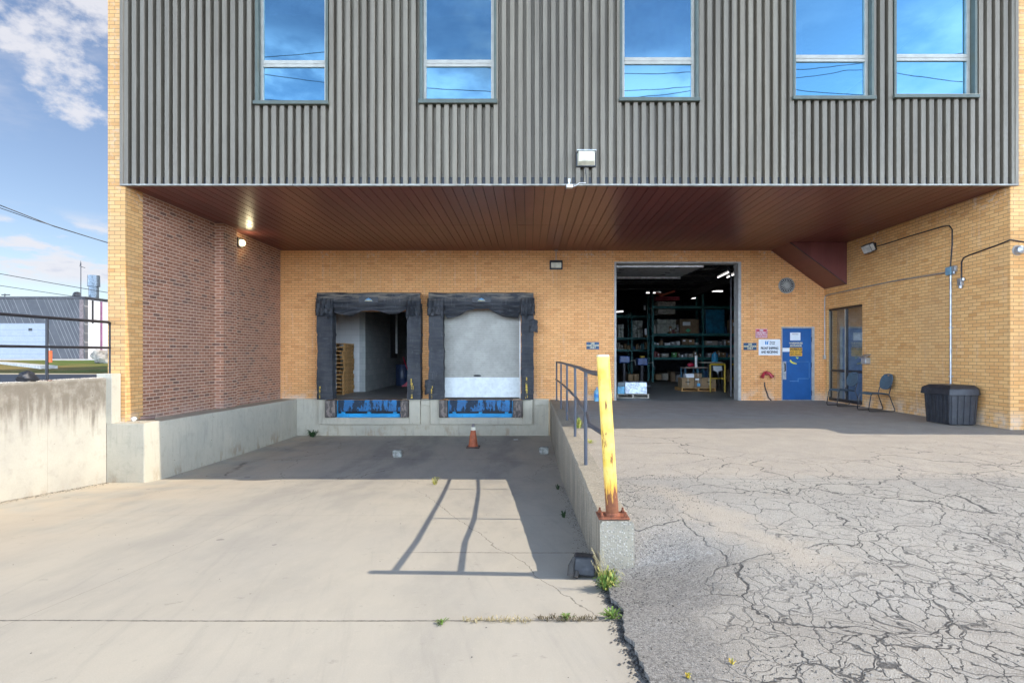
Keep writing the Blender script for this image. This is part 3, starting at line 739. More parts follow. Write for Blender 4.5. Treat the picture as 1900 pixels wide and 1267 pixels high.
MB().box(SX0 - .012, SX0 + .05, YS - .012, YS + .08, ZS - .02, ZT).build('corner_trim', M['siding'], B, bevel=.004); MB().box(SX1 - .045, SX1 + .012, YS - .012, YS + .035, ZS - .02, ZT).build('corner_trim', M['siding'], B, bevel=.004)
mb = MB(); e = [SX0 - .01, SX0 + 3.1, SX0 + 6.2, SX0 + 9.3, SX0 + 12.4, SX1 + .01]
for i in range(5): mb.box(e[i] + .003, e[i + 1] - .003, YS - .016 - .002 * (i % 2), YS + .06, ZS - .021 - .004 * (i % 2), ZS + .006)
mb.build('drip_edge', simple('drip_metal', (.24, .23, .20), .5, .1, .2, 8, (.22, .12, .07), .4), B)

for i, w_ in enumerate(wins):
    x0, x1, zs = w_['x0'], w_['x1'], w_['zs']
    fr = MB(); fr.box(x0, x0 + .045, YS - .022, YS + .20, zs, 8.14); fr.box(x1 - .045, x1, YS - .022, YS + .20, zs, 8.14); fr.box(x0 + .045, x1 - .045, YS - .022, YS + .2, 8.08, 8.14)
    fo = fr.build('window', M['trimgreen'], B, bevel=.004)
    s = MB(); s.box(x0 - .02, x1 + .02, YS - .065, YS + .20, w_['zs0'], zs - .002); s.build('sill', M['trimgreen'], fo, bevel=.006)
    f = MB(); ya, yb = YS + .09, YS + .15; a, b = x0 + .046, x1 - .046; t = w_['t']; zb = zs + .001
    f.box(a, a + .055, ya, yb, zb, 8.07); f.box(b - .055, b, ya, yb, zb, 8.07)
    f.box(a + .055, b - .055, ya, yb, zb, zb + .045); f.box(a + .055, b - .055, ya, yb, t - .062, t + .062); f.box(a + .055, b - .055, ya, yb, 8.02, 8.07)
    f.box(a + .055, b - .055, ya - .008, ya - .0005, t - .010, t + .004)
    f.build('frame', M['alu'], fo, bevel=.005)
    g = MB(); g.quad((a + .05, ya + .03, zb + .04), (b - .05, ya + .03, zb + .04), (b - .05, ya + .03, t - .055), (a + .05, ya + .03, t - .055))
    g.build('lower_pane', M['glass'], fo)
    g = MB(); g.quad((a + .05, ya + .034, t + .055), (b - .05, ya + .034, t + .055), (b - .05, ya + .034, 8.04), (a + .05, ya + .034, 8.04))
    g.build('upper_pane', M['glass'], fo)
# upper floor room seen through the panes
mb = MB(); wall_in = simple('office_wall', (.55, .55, .53), .9)
mb.box(XL + .05, 9, 15.9, 16, 4.75, 8.8); mb.box(XL + .02, 9, DF + .3, 15.9, 4.62, 4.72); mb.box(XL + .02, 9, DF + .3, 15.9, 8.75, 8.85)
mb.build('office_walls', wall_in, B)

# window contents
blm = simple('blind_white', (.8, .8, .78), .6)
for i, (w_, hz) in enumerate(zip(wins, (7.62, 7.60, 6.55, 0, 0))):
    if hz:
        solo('window_blind', MB().box(w_['x0'] + .12, w_['x1'] - .12, YS + .26, YS + .30, hz, 8.0), blm,
             ('white blind drawn part way behind the leftmost upstairs window', 'white blind drawn part way behind the second upstairs window from the left', 'white blind drawn low behind the middle upstairs window')[i], 'blind')
lampm = simple('desk_white', (.9, .9, .88), .5)
w_ = wins[0]; zt = w_['t'] + .07
mb = MB(); mb.box(w_['x0'] + .2, w_['x0'] + .78, YS + .32, YS + .6, zt, zt + .06); mb.box(w_['x0'] + .30, w_['x0'] + .36, YS + .32, YS + .36, zt + .06, zt + .22)
mb.prism([(w_['x0'] + .36, zt + .06), (w_['x0'] + .55, zt + .06), (w_['x0'] + .36, zt + .2)], 'y', YS + .33, YS + .35)
solo('monitor_stand', mb, lampm, 'white stand with a slanted bracket behind the leftmost upstairs window', 'stand')
w_ = wins[2]; zt = w_['t'] + .07
mb = MB(); mb.box(w_['x0'] + .55, w_['x0'] + .95, YS + .32, YS + .55, zt, zt + .2); mb.box(w_['x0'] + .93, w_['x0'] + .98, YS + .3, YS + .32, zt, zt + .24)
solo('printer', mb, lampm, 'white box shaped printer behind the middle upstairs window', 'printer')
w_ = wins[3]; zt = w_['t'] + .07
solo('cabinet', MB().box(w_['x0'] + .1, w_['x0'] + .33, YS + .32, YS + .6, zt, zt + .75), lampm, 'tall white cabinet at the left of the fourth upstairs window', 'cabinet')

# overhead door opening
oh = holes[2]
mb = MB(); mb.box(oh[0] - .02, oh[0] + .04, DB - .02, DB + .34, .0, oh[3] + .02); mb.box(oh[1] - .055, oh[1] + .03, DB - .02, DB + .34, .0, oh[3] + .02); mb.box(oh[0] + .04, oh[1] - .055, DB - .02, DB + .34, oh[3] - .03, oh[3] + .02)
dj = mb.build('door_jamb', M['jamb'], B, bevel=.006)
mb = MB(); zd = oh[3] - .06
for i in range(4): mb.box(oh[0] + .05, oh[1] - .95, DB + .45 + i * .62, DB + .45 + i * .62 + .61, zd + .05 * i * .25, zd + .05 + .05 * i * .25)
od = mb.build('overhead_door', simple('overhead_door_panel', (.42, .42, .41), .5), B)
sb = simple('seal_bar', (.7, .7, .7), .4)
for yq in (.38, 2.94): MB().box(oh[0] + .05, oh[1] - .95, DB + yq, DB + yq + .06, zd - .02, zd + .06).build('bottom_bar', sb, od)
for xx in (oh[0] + .3, oh[0] + 1.9):
    for i in range(4): MB().box(xx, xx + .16, DB + .47 + i * .62, DB + .53 + i * .62, zd - .02 + .012 * i, zd + .012 * i - .001).build('hinge', M['steel_dk'], od)
mb = MB(); mb.tube([(oh[1] - .12, DB + .4, .1), (oh[1] - .12, DB + .4, zd - .3), (oh[1] - .12, DB + .6, zd), (oh[1] - .12, DB + 4.4, zd + .35)], .03, 8)
mb.tube([(oh[1] - .5, DB + .7, zd + .1), (oh[1] - .5, DB + 4.4, zd + .35)], .025, 8)
mb.build('door_track', M['steel_dk'], od)

# blue man door
bd = holes[3]
mb = MB(); mb.box(bd[1] - .075, bd[1], DB - .015, DB + .15, .0, bd[3]); mb.box(bd[0], bd[0] + .025, DB - .015, DB + .15, .0, bd[3]); mb.box(bd[0] + .025, bd[1] - .075, DB - .015, DB + .15, bd[3] - .05, bd[3])
mb.box(bd[0] + .025, bd[1] - .075, DB - .02, DB + .15, -.02, .02)
dfm = mb.build('door_frame', M['jamb'], B, bevel=.004)
DX0, DX1, DZ1, DY = bd[0] + .03, bd[1] - .08, bd[3] - .055, DB + .02
mb = MB(); mb.box(DX0, DX1, DY, DY + .05, .025, DZ1)
door = mb.build('blue_door', M['blue'], B, bevel=.004, label='blue steel man door with scratched paint')
mb = MB(); mb.box(DX0 + .015, DX0 + .115, DY - .008, DY - .001, .62, 1.15); mb.build('lock_plate', M['galv'], door)
mb = MB(); mb.tube([(DX0 + .07, DY - .01, .86), (DX0 + .07, DY - .05, .88), (DX0 + .07, DY - .05, 1.06), (DX0 + .07, DY - .01, 1.08)], .016, 8); mb.build('handle', M['steel_dk'], door)
for z in (.22, 1.05, 1.80):
    mb = MB(); mb.box(DX1 + .0, DX1 + .02, DY - .03, DY - .001, z - .07, z + .07); mb.build('hinge', M['steel_dk'], door)
sc = simple('scratch_primer', (.10, .20, .35), .8)
mb = MB(); mb.box(DX0 + .22, DX0 + .48, DY - .0015, DY - .0005, .565, .58); mb.box(DX0 + .46, DX0 + .475, DY - .0017, DY - .0005, .55, .65); mb.box(DX0 + .48, DX0 + .78, DY - .0015, DY - .0005, .64, .655); mb.box(DX0 + .79, DX0 + .80, DY - .0015, DY - .0005, .66, 1.12); mb.box(DX0 + .1, DX0 + .8, DY - .0015, DY - .0005, 1.14, 1.148)
mb.build('scratch_mark', sc, door)

# storefront window
y0, y1, z0, z1 = sf
mb = MB(); xa, xb_ = XR + .045, XR + .115
mb.box(xa, xb_, y0 + .002, y0 + .05, z0, z1 - .002); mb.box(xa, xb_, y1 - .05, y1 - .002, z0, z1 - .002); ym = DRt(1569, XR + .05)
mb.box(xa, xb_, ym - .035, ym + .035, z0 + .08, z1 - .06); mb.box(xa, xb_, y0 + .05, y1 - .05, z1 - .06, z1 - .002); mb.box(xa, xb_, y0 + .05, y1 - .05, z0, z0 + .08)
for a, b in ((y0 + .05, ym - .035), (ym + .035, y1 - .05)): mb.box(xa, xb_, a, b, .86, .93)
sfo = mb.build('storefront_window', simple('bronze_frame', (.035, .032, .03), .4, .4), B, bevel=.004)
mb = MB(); mb.box(xa - .012, xa - .001, ym - .012, ym + .018, z0 + .1, z1 - .07); mb.box(xa - .012, xa - .001, y1 - .075, y1 - .055, z0 + .1, z1 - .07); mb.build('bead', M['alu'], sfo)
for a, b in ((y0 + .05, ym - .035), (ym + .035, y1 - .05)):
    for c, d in ((z0 + .08, .86), (.93, z1 - .06)):
        mb = MB(); mb.quad((xa + .03, a, c), (xa + .03, b, c), (xa + .03, b, d), (xa + .03, a, d)); mb.build('pane', M['glass_dk'], sfo)
mb = MB(); mb.box(XR + .28, 13, 12.6, 12.7, -.02, 3.2); mb.box(XR + .28, 13, 16.42, 16.49, -.02, 3.2); mb.box(13, 13.1, 12.6, 16.5, -.02, 3.2); mb.box(XR + .28, 13.1, 12.6, 16.5, 3.2, 3.3); mb.box(XR + .28, 13.1, 12.6, 16.5, -.12, -.03)
mb.build('entry_room', simple('entry_wall', (.42, .43, .41), .8), B)

# dock doors
Dd = 16.62
mb = MB(); h = holes[1]; mb.box(h[0], h[1], Dd, Dd + .06, .42 + .05, h[3] + .1)
dd = mb.build('dock_door', M['door2'], B, label='closed sectional dock door, dirty with a pale bottom panel')
zbp = WZ(700, Dd)
mb = MB(); mb.box(h[0] + .01, h[1] - .01, Dd - .012, Dd - .001, .09, zbp); mb.box(h[0] + .01, h[1] - .01, Dd - .001, Dd + .05, .09, .469); mb.build('bottom_panel', M['door2w'], dd)
mb = MB(); mb.box(h[0] + .01, h[1] - .01, Dd - .016, Dd - .0005, WZ(663, Dd) - .012, WZ(663, Dd) + .012); mb.box(h[0] + .01, h[1] - .01, Dd - .016, Dd - .0005, WZ(626, Dd) - .01, WZ(626, Dd) + .01); mb.build('panel_joint', M['door2'], dd)
mb = MB(); mb.blob(((h[0] + h[1]) / 2 - .12, Dd - .02, zbp + .05), (.12, .02, .03), 3, 2); mb.build('handle', M['steel_dk'], dd)
for a in (h[0], h[1] - .04): MB().box(a, a + .04, Dd - .09, Dd - .02, .06, h[3]).build('door_guide', M['white'], dd)
h = holes[0]
MB().box(h[0] + .02, h[0] + .09, DB + .04, DB + .29, .06, h[3]).build('door_guide', M['white'], B)
MB().tube([(h[0] + .13, DB + .1, 2.62), (h[0] + .13, DB + .1, 1.2)], .012, 6).build('pull_rope', M['white'], B)

# ------------------------------------------------------------------ interiors
FZ = .06
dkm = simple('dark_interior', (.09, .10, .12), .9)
mb = MB()
rm2 = simple('dock_room_wall', (.45, .46, .45), .9)
def room(mb, x0, x1, ya, yb, za, zb):     # open towards the door wall
    mb.quad((x0, yb, za), (x1, yb, za), (x1, yb, zb), (x0, yb, zb)); mb.quad((x0, ya, za), (x0, yb, za), (x0, yb, zb), (x0, ya, zb))
    mb.quad((x1, ya, za), (x1, yb, za), (x1, yb, zb), (x1, ya, zb)); mb.quad((x0, ya, zb), (x1, ya, zb), (x1, yb, zb), (x0, yb, zb))
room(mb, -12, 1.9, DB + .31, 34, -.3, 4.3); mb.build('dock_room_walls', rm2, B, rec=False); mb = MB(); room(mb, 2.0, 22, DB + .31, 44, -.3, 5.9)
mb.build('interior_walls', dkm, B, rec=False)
mb = MB(); mb.quad((-12, 16.8, FZ), (1.9, 16.8, FZ), (1.9, 34, FZ), (-12, 34, FZ)); mb.quad((2.0, 16.45, .004), (22, 16.45, .004), (22, 44, .004), (2.0, 44, .004))
for hh in holes[:2]: mb.quad((hh[0], 16.47, FZ - .003), (hh[1], 16.47, FZ - .003), (hh[1], 16.8, FZ - .003), (hh[0], 16.8, FZ - .003))
mb.build('interior_floor', M['conc_in'], B)
blockm = brick_mat('painted_block', (.42, .44, .42), (.36, .38, .37), (.46, .47, .45), (.26, .28, .27), .004, .1, bw=.406, rh=.203, stain=(.30, .31, .29), pale=(.5, .5, .48), bstr=.3)
whb = brick_mat('white_block', (.62, .62, .60), (.66, .66, .64), (.60, .60, .58), (.50, .50, .49), .004, .1, bw=.406, rh=.203, stain=(.5, .5, .48), pale=(.7, .7, .7), bstr=.2)
Dw = 19.5
mb = MB(); mb.box(-11, WX(667, Dw) - .001, Dw, Dw + .2, 0, 4.28); mb.build('white_partition', whb, B)
mb = MB(); xw = WX(667, Dw); mb.box(xw - .001, xw + .2, Dw + .001, 30, 0, 4.28); mb.build('block_partition', blockm, B)
mb = MB(); mb.box(xw + .205, xw + .22, 23.0, 24.2, 1.2, 4.2); mb.build('dark_opening', M['black'], B)
mb = MB(); mb.tube([(xw + .25, 23.9, 1.4), (xw + .25, 23.9, 4.2)], .05, 8); mb.build('downpipe', M['white'], B)
# roof steel of the warehouse
jm = simple('joist_steel', (.22, .22, .22), .5, .3)
for i, (yy, zz) in enumerate(((19.6, 4.72), (21.6, 4.95), (24, 5.3), (26.5, 5.35), (29, 5.4), (32, 5.45), (36, 5.5))):
    mb = MB(); mb.box(2.1, 20, yy, yy + .1, zz, zz + .06); mb.box(2.1, 20, yy, yy + .1, zz + .34, zz + .40)
    for k in range(24):
        xa_ = 2.2 + k * .74; mb.tube([(xa_, yy + .05, zz + .05), (xa_ + .37, yy + .05, zz + .35), (xa_ + .74, yy + .05, zz + .05)], .018, 5)
    mb.build('roof_joist', jm, B)
mb = MB(); mb.box(9.6, 9.95, 19, 43, 4.75, 5.1); mb.build('duct', M['steel_dk'], B)
# ================================================================== concrete walls around the ramp
mb = MB(); ZLW = .945; XW = -7.45
def lwp(u, v):    # top surface with a crumbly inner edge
    return None
poly = []
mb.box(XW - .24, XW, -10, DF - .01, -1.3, ZLW)
bw = solo('retaining_wall', mb, M['conc_st'], 'tall stained concrete retaining wall under the black pipe railing', 'wall', bevel=.012)
mb = MB(); mb.box(-7.62, -7.35, DF - .24, DF - .012, .14, 1.02)
solo('pier_footing', mb, M['conc'], 'small grey concrete footing against the foot of the left brick pier', 'footing', bevel=.01)
mb = MB(); mb.box(XW + .003, -6.78, 9.905, 10.338, -1.3, .146)
solo('concrete_block', mb, M['conc'], 'low square concrete block at the near end of the long ledge', 'block', bevel=.014)
mb = MB(); mb.add([(XL - .0, 10.34, -1.3), (-6.78, 10.34, -1.3), (-6.78, 16.45, -1.3), (XL, 16.45, -1.3), (XL, 10.34, .13), (-6.78, 10.34, .13), (-6.78, 16.45, .055), (XL, 16.45, .055)],
       [(0, 1, 2, 3), (4, 5, 6, 7), (0, 1, 5, 4), (1, 2, 6, 5), (2, 3, 7, 6), (3, 0, 4, 7)])
solo('concrete_ledge', mb, M['conc'], 'long low concrete ledge along the foot of the red brick wall', 'ledge', bevel=.01)
# dividing wall between ramp and yard, rough topped
mb = MB(); n = 90
def dw(u, side):
    D = WEND + u * (16.455 - WEND); x = wallx(D)
    j = .012 * noise.noise(Vector((D * 5, side * 7, 0))) + .006 * noise.noise(Vector((D * 19, side, 3)))
    return D, x, j
ring = []
for i in range(n + 1):
    D, x, j0 = dw(i / n, 0); _, _, j1 = dw(i / n, 1)
    zt = .035 + .006 * noise.noise(Vector((D * 4, 0, 8)))
    ring.append([(x + .015, D, -1.4), (x + j0 * .3, D, zt - .03), (x + .02 + j0, D, zt), (x + .25 + j1, D, zt + .002), (x + .272 + j1 * .4, D, zt - .03), (x + .275, D, -1.4)])
vs = [p for r in ring for p in r]; k = 6
fs = [(i * k + a, i * k + a + 1, (i + 1) * k + a + 1, (i + 1) * k + a) for i in range(n) for a in range(5)] + [tuple(range(6)), tuple(n * k + a for a in range(6))]
mb.add(vs, fs)
solo('dividing_wall', mb, M['conc_rough'], 'weathered concrete wall between ramp and yard carrying the bent railing', 'wall')

# ---- black pipe railing on the left wall
RX = -7.56
rl = thing('pipe_railing', 'straight black pipe railing on top of the stained retaining wall at the left', 'railing', (RX, 5, ZLW))
zt, zm = 1.94, 1.48
yend = F * RX / (205 - VX)
mb = MB(); mb.tube([(RX, -9, zt), (RX, yend - .06, zt), (RX, yend - .018, zt - .015), (RX, yend, zt - .06), (RX, yend, ZLW)], .024, 12); mb.build('top_rail', M['black'], rl)
mb = MB(); mb.tube([(RX, -9, zm), (RX, yend, zm)], .021, 10); mb.build('middle_rail', M['black'], rl)
y2 = F * RX / (87 - VX)
for k in range(1, 9):
    yy = y2 - (k - 1) * (yend - y2)
    mb = MB(); mb.tube([(RX, yy, ZLW - .01), (RX, yy, zt)], .022, 10); mb.build('post', M['black'], rl)
for yy in (y2,):
    mb = MB(); mb.box(RX - .06, RX + .06, yy - .05, yy + .05, ZLW + .001, ZLW + .012); mb.build('base_plate', M['rust'], rl)

# ---- bent railing on the dividing wall
zr = thing('pipe_railing', 'bent grey blue pipe railing running from the dock wall to the yellow bollard', 'railing', (.75, 10, .03))
posts = [(1032.8, 743.4), (1041, 758.4), (1052, 779.8), (1067, 809.8), (1087, 862.3)]
pp = []
for px, py in posts:
    s = (py - VY) / (H - .035); D = F / s; pp.append(((px - VX) / s, D))
top = [(pp[0][0], pp[0][1], .62), (pp[0][0] - .0, pp[0][1], 1.10), (pp[0][0], pp[0][1] - .05, 1.145), (pp[1][0], pp[1][1], 1.155), (pp[2][0], pp[2][1], 1.165), (pp[3][0], pp[3][1], 1.165), (.735, 8.0, 1.17), (pp[4][0], pp[4][1], 1.165), (.665, 5.6, 1.175), (.617, 4.60, 1.20)]
mb = MB(); mb.tube(top, .024, 12); mb.build('top_rail', M['rail'], zr)
mid = [(pp[0][0] - .02, pp[0][1] - .02, .64), (pp[1][0], pp[1][1], .66), (pp[2][0], pp[2][1], .68), (pp[3][0] + .015, pp[3][1], .67), (.745, 8.2, .665), (pp[4][0] + .01, pp[4][1], .66), (.655, 6.1, .66), (.615, 5.6, .66), (.625, 5.2, .675), (.645, 4.60, .70)]
mb = MB(); mb.tube(mid, .022, 12); mb.build('middle_rail', M['rail'], zr)
for i, (x, D) in enumerate(pp):
    lean = (0, .0, .0, .01, -.01)[i]
    mb = MB(); mb.tube([(x, D, .0), (x + lean * .5, D, .6), (x, D, 1.15)], .0215, 12); mb.build('post', M['rail'], zr)
    if i in (0,): 
        mb = MB(); mb.box(x - .05, x + .05, D - .05, D + .05, .036, .046); mb.build('base_plate', M['rail'], zr)

# ---- yellow bollard
bx, bD = .688, WEND + .11
bo = thing('bollard', 'leaning yellow steel bollard with rust streaks bolted to the wall end', 'bollard', (bx, bD, .04))
mb = MB(); mb.tube([(bx, bD, .045), (bx - .022, bD, .40), (bx - .052, bD, .9), (bx - .078, bD - .0, 1.345)], .052, 28); mb.build('post', M['bollard'], bo)
mb = MB(); mb.lathe([(.052, 0), (.053, .008), (.045, .016), (.0, .018)], (bx - .078, bD, 1.344), 24); mb.build('cap', simple('pale_cap', (.62, .55, .40), .8), bo)
mb = MB(); mb.box(bx - .125, bx + .125, bD - .10, bD + .10, .042, .056); mb.build('base_plate', M['rust'], bo, bevel=.004)
mb = MB(); mb.lathe([(.062, 0), (.060, .012), (.053, .02)], (bx, bD, .057), 20); mb.build('weld_collar', M['rust'], bo)
for a in (-1, 1):
    for b in (-1, 1):
        mb = MB(); c = (bx + a * .095, bD + b * .07, .057); mb.lathe([(.016, 0), (.016, .016), (.009, .017), (.008, .04)], c, 6); mb.build('bolt', M['rust'], bo, smooth=False)

# ---- dock seals
def seal(x0, x1, i0, i1, prof, lab, seed):
    Dn = 16.14
    X0, X1, Z1 = WX(x0, Dn), WX(x1, Dn), WZ(543, Dn); I0, I1 = WX(i0, Dn), WX(i1, Dn)
    t = thing('dock_seal', lab, 'dock seal', ((X0 + X1) / 2, 16.3, .05), group='dock seals round the loading doors')
    for a, b, sd_ in ((X0, I0, 1), (I1, X1, 2)):
        mb = MB(); nz, nx = 40, 6
        def P(u, v, a=a, b=b, sd_=sd_):    # wrap round three sides of the pad
            # u 0..1 goes left side, front, right side
            z = .06 + v * (Z1 - .30 - .06)
            if u < .25: x, y = a, 16.45 - (u / .25) * .31
            elif u < .75: x, y = a + (b - a) * (u - .25) / .5, Dn
            else: x, y = b, Dn + (u - .75) / .25 * .31
            w1 = noise.noise(Vector((x * 2.2, z * 1.3, seed + sd_))) * .014 + noise.noise(Vector((x * 7, z * 5, seed))) * .006 + (.012 if (z * 4.2) % 1 < .14 else 0)
            return (x + w1 + .012 * noise.noise(Vector((0, z * 4, seed * 2 + sd_))), y + w1 * 1.3, z)
        mb.grid(P, 16, nz)
        mb.build('side_pad', M['fabric'], t, smooth=True)
    # head pad
    mb = MB()
    def Q(u, v):
        x = X0 + (X1 - X0) * u
        zb = Z1 - .30
        sag = .02 * noise.noise(Vector((x * 1.5, 0, seed)))
        if v < .35: y, z = 16.45 - v / .35 * .33, Z1 + sag
        elif v < .8: y, z = Dn - .02, Z1 + sag - (v - .35) / .45 * .30
        else: y, z = Dn - .02 + (v - .8) / .2 * .3, zb + sag
        wv = noise.noise(Vector((x * 2, z * 5, seed + 5))) * .016
        return (x, y + wv, z + wv * .3)
    mb.grid(Q, 40, 16); mb.build('head_pad', M['fabric'], t, smooth=True)
    # hanging curtain with swags
    pr = [(WX(px, Dn), WZ(py, Dn)) for px, py in prof]
    def zl(x):
        if x <= pr[0][0]: return pr[0][1]
        for (a, za), (b, zb) in zip(pr, pr[1:]):
            if x <= b:
                k = (x - a) / (b - a); return za + (zb - za) * k
        return pr[-1][1]
    xa, xb2 = pr[0][0], pr[-1][0]
    def C(u, v):
        x = xa + (xb2 - xa) * u; z0 = Z1 - .18; z1_ = zl(x)
        z = z0 + (z1_ - z0) * v
        fold = (math.sin((z - Z1) * 26 + 5 * noise.noise(Vector((x * 1.2, 0, seed)))) * .06 + noise.noise(Vector((x * 2.2, z * 9, seed))) * .05) * min(1, v * 1.5)
        return (x, Dn + .03 + fold, z)
    mb = MB(); mb.grid(C, 60, 14)
    c = mb.build('head_curtain', M['fabric'], t, smooth=True); so = c.modifiers.new('thick', 'SOLIDIFY'); so.thickness = .012
    # torn flaps bunched at the upper corners
    for a, b, s2 in ((X0, I0, 1), (I1, X1, 2)):
        mb = MB()
        def K(u, v, a=a, b=b, s2=s2):
            rr = noise.noise(Vector((u * 4, v * 4, seed * 3 + s2)))
            x = a - .02 + (b - a + .05) * u + .02 * rr; z = Z1 - .16 - v * (.50 + .22 * noise.noise(Vector((u * 6, 1, seed * 2 + s2))))
            return (x, Dn - .045 + .03 * math.sin(u * 23 + v * 4) - .06 * math.sin(math.pi * min(1, max(0, u))) * (1 - .4 * v) + .05 * rr, z)
        mb.grid(K, 14, 20); q = mb.build('corner_flap', M['fabric'], t, smooth=True); so = q.modifiers.new('thick', 'SOLIDIFY'); so.thickness = .015
        mb = MB()
        for r_ in range(14):
            an = random.uniform(0, 6.28); rad = random.uniform(.02, .09); c0 = Vector(((a + b) / 2 + math.cos(an) * rad, Dn - .12, Z1 - .42 + math.sin(an) * rad))
            d = Vector((math.cos(an + 1.3), -.3, math.sin(an + 1.3))) * .05
            mb.tube([c0, c0 + d * .6, c0 + d + Vector((0, 0, -.03))], [.012, .009, .003], 5)
        mb.build('frayed_knot', M['fabric'], q)
    # faded oval-topped maker's tab without lettering, and yellow guide marks low down
    xm = (xa + xb2) / 2
    mb = MB(); mb.box(xm - .27, xm + .27, Dn - .052, Dn - .046, Z1 - .285, Z1 - .13); tb = mb.build('patch', M['blackpl'], t)
    mb = MB(); mb.prism([(xm - .12, Z1 - .245), (xm - .06, Z1 - .185), (xm, Z1 - .16), (xm + .06, Z1 - .185), (xm + .12, Z1 - .245)], 'y', Dn - .056, Dn - .0525); mb.build('emblem', simple('faded_blue', (.08, .22, .38), .7), tb)
    mb = MB(); mb.box(xm - .10, xm + .10, Dn - .058, Dn - .0565, Z1 - .243, Z1 - .222); mb.build('emblem_band', simple('faded_gold', (.5, .42, .18), .7), tb)
    for (a, b, hgt, wd) in ((X0 + .08, X0 + .14, .30, .03), (I1 + .12, I1 + .20, .50, .1)):
        mb = MB(); z = .10
        while z < .1 + hgt:
            dz_ = random.uniform(.06, .12); 
            mb.box(a, b - random.uniform(0, .03), Dn - .052, Dn - .046, z, z + dz_); z += dz_ + random.uniform(.008, .02)
        mb.build('guide_mark', M['yel'], t)
    return t
def zz(x, y): return (560 + x / 3.958, 500 + y / 3.958)
seal(588, 780, 617, 755, [zz(*q) for q in ((212, 290), (240, 318), (300, 333), (350, 342), (400, 325), (440, 306), (520, 300), (585, 312), (640, 327), (700, 325), (740, 308), (775, 292))], 'black dock seal with torn corners around the open left dock door', 1)
seal(795, 990, 822, 967, [zz(*q) for q in ((1035, 300), (1065, 362), (1110, 352), (1160, 334), (1210, 305), (1270, 290), (1370, 290), (1420, 318), (1480, 345), (1540, 352), (1590, 356), (1605, 300))], 'black dock seal with drooping swags around the closed right dock door', 2)
mb = MB()
def tear(cx, cz, s):
    Dn = 16.1
    return MB().grid(lambda u, v: (cx - s * .5 + s * u + .03 * noise.noise(Vector((u * 4, v * 5, s * 9))), Dn - .05 * math.sin(u * 5) * v + .05 * noise.noise(Vector((u * 3, v * 3, s))), cz - v * s * 1.5 - .07 * abs(u - .5)), 8, 10)
for (px, py, s, lb) in ((797, 703, .28, 'torn black fabric scrap hanging low on the left pad of the closed dock'), (990, 592, .24, 'torn black fabric scrap at the upper right corner of the closed dock')):
    q = solo('fabric_scrap', tear(WX(px, 16.1), WZ(py, 16.1), s), M['fabric'], lb, 'fabric scrap', smooth=True); so = q.modifiers.new('thick', 'SOLIDIFY'); so.thickness = .012

# ---- dock levellers
for (a, b), lab, (p0, p1) in zip(lev, ('blue dock leveller under the open left dock door', 'blue dock leveller under the closed right dock door'), ((627, 743), (833, 950))):
    t = thing('dock_leveller', lab, 'dock leveller', ((a + b) / 2, 16.4, zl0), group='dock levellers below the loading doors')
    xa, xb2 = WX(p0, 16.36), WX(p1, 16.36)
    mb = MB(); mb.box(a + .005, b - .005, 16.62, 16.85, zl0 + .005, .04); mb.build('pit_frame', M['black'], t)
    mb = MB(); mb.box(xa, xb2, 16.36, 16.39, WZ(763, 16.36), WZ(742, 16.36)); mb.build('plate', M['lev_blue'], t, bevel=.004)
    mb = MB(); mb.box(xa - .03, xb2 + .03, 16.37, 16.61, WZ(741, 16.36), .05); mb.build('deck_edge', M['steel_dk'], t)
    mb = MB(); mb.box(xa, xb2, 16.28, 16.38, WZ(774, 16.3), WZ(767, 16.3))
    for px in (p0 + 10, (p0 + p1) / 2, p1 - 10): mb.box(WX(px, 16.3) - .05, WX(px, 16.3) + .05, 16.27, 16.33, WZ(767, 16.3) + .001, WZ(764, 16.3))
    mb.build('lip_keeper', M['lev_lip'], t, bevel=.004)
    mb = MB(); mb.box(xa - .02, xa - .005, 16.35, 16.42, zl0 + .01, .0); mb.box(xb2 + .005, xb2 + .02, 16.35, 16.42, zl0 + .01, .0); mb.build('side_bracket', M['lev_lip'], t)
    for x0, x1 in ((a + .01, xa - .03), (xb2 + .03, b - .01)):
        mb = MB(); mb.box(x0, x1, 16.20, 16.42, zl0 + .01, .03); mb.build('bumper', M['rubber'], t, bevel=.02)

# ================================================================== lamps, conduits, fittings
warm = emit('lit_lens', (1, .93, .62), 5.0)
lens = simple('milky_lens', (.50, .47, .36), .35)
# lit lamp on the left wall
DLm = 14.05; Xl = XL; zl_ = WZ(451, DLm)
t = thing('wall_lamp', 'lit wall lamp with yellow glow high on the red brick wall', 'lamp', (Xl, DLm, zl_ - .1))
mb = MB(); mb.box(Xl + .001, Xl + .09, DLm - .12, DLm + .12, zl_ - .10, zl_ + .12); mb.build('housing', M['steel_dk'], t, bevel=.01)
mb = MB(); mb.lathe([(.085, 0), (.085, .03), (.07, .08), (.03, .105)], (Xl + .091, DLm, zl_), 20, 'x'); mb.build('lens', emit('bright_lens', (1, .88, .5), 1.6), t)
pl = bpy.data.lights.new('lamp_light', 'POINT'); pl.energy = 3; pl.color = (1, .85, .5); pl.shadow_soft_size = .07
po = bpy.data.objects.new('lamp_light', pl); col.objects.link(po); po.location = (Xl + .30, DLm, zl_ + .03)
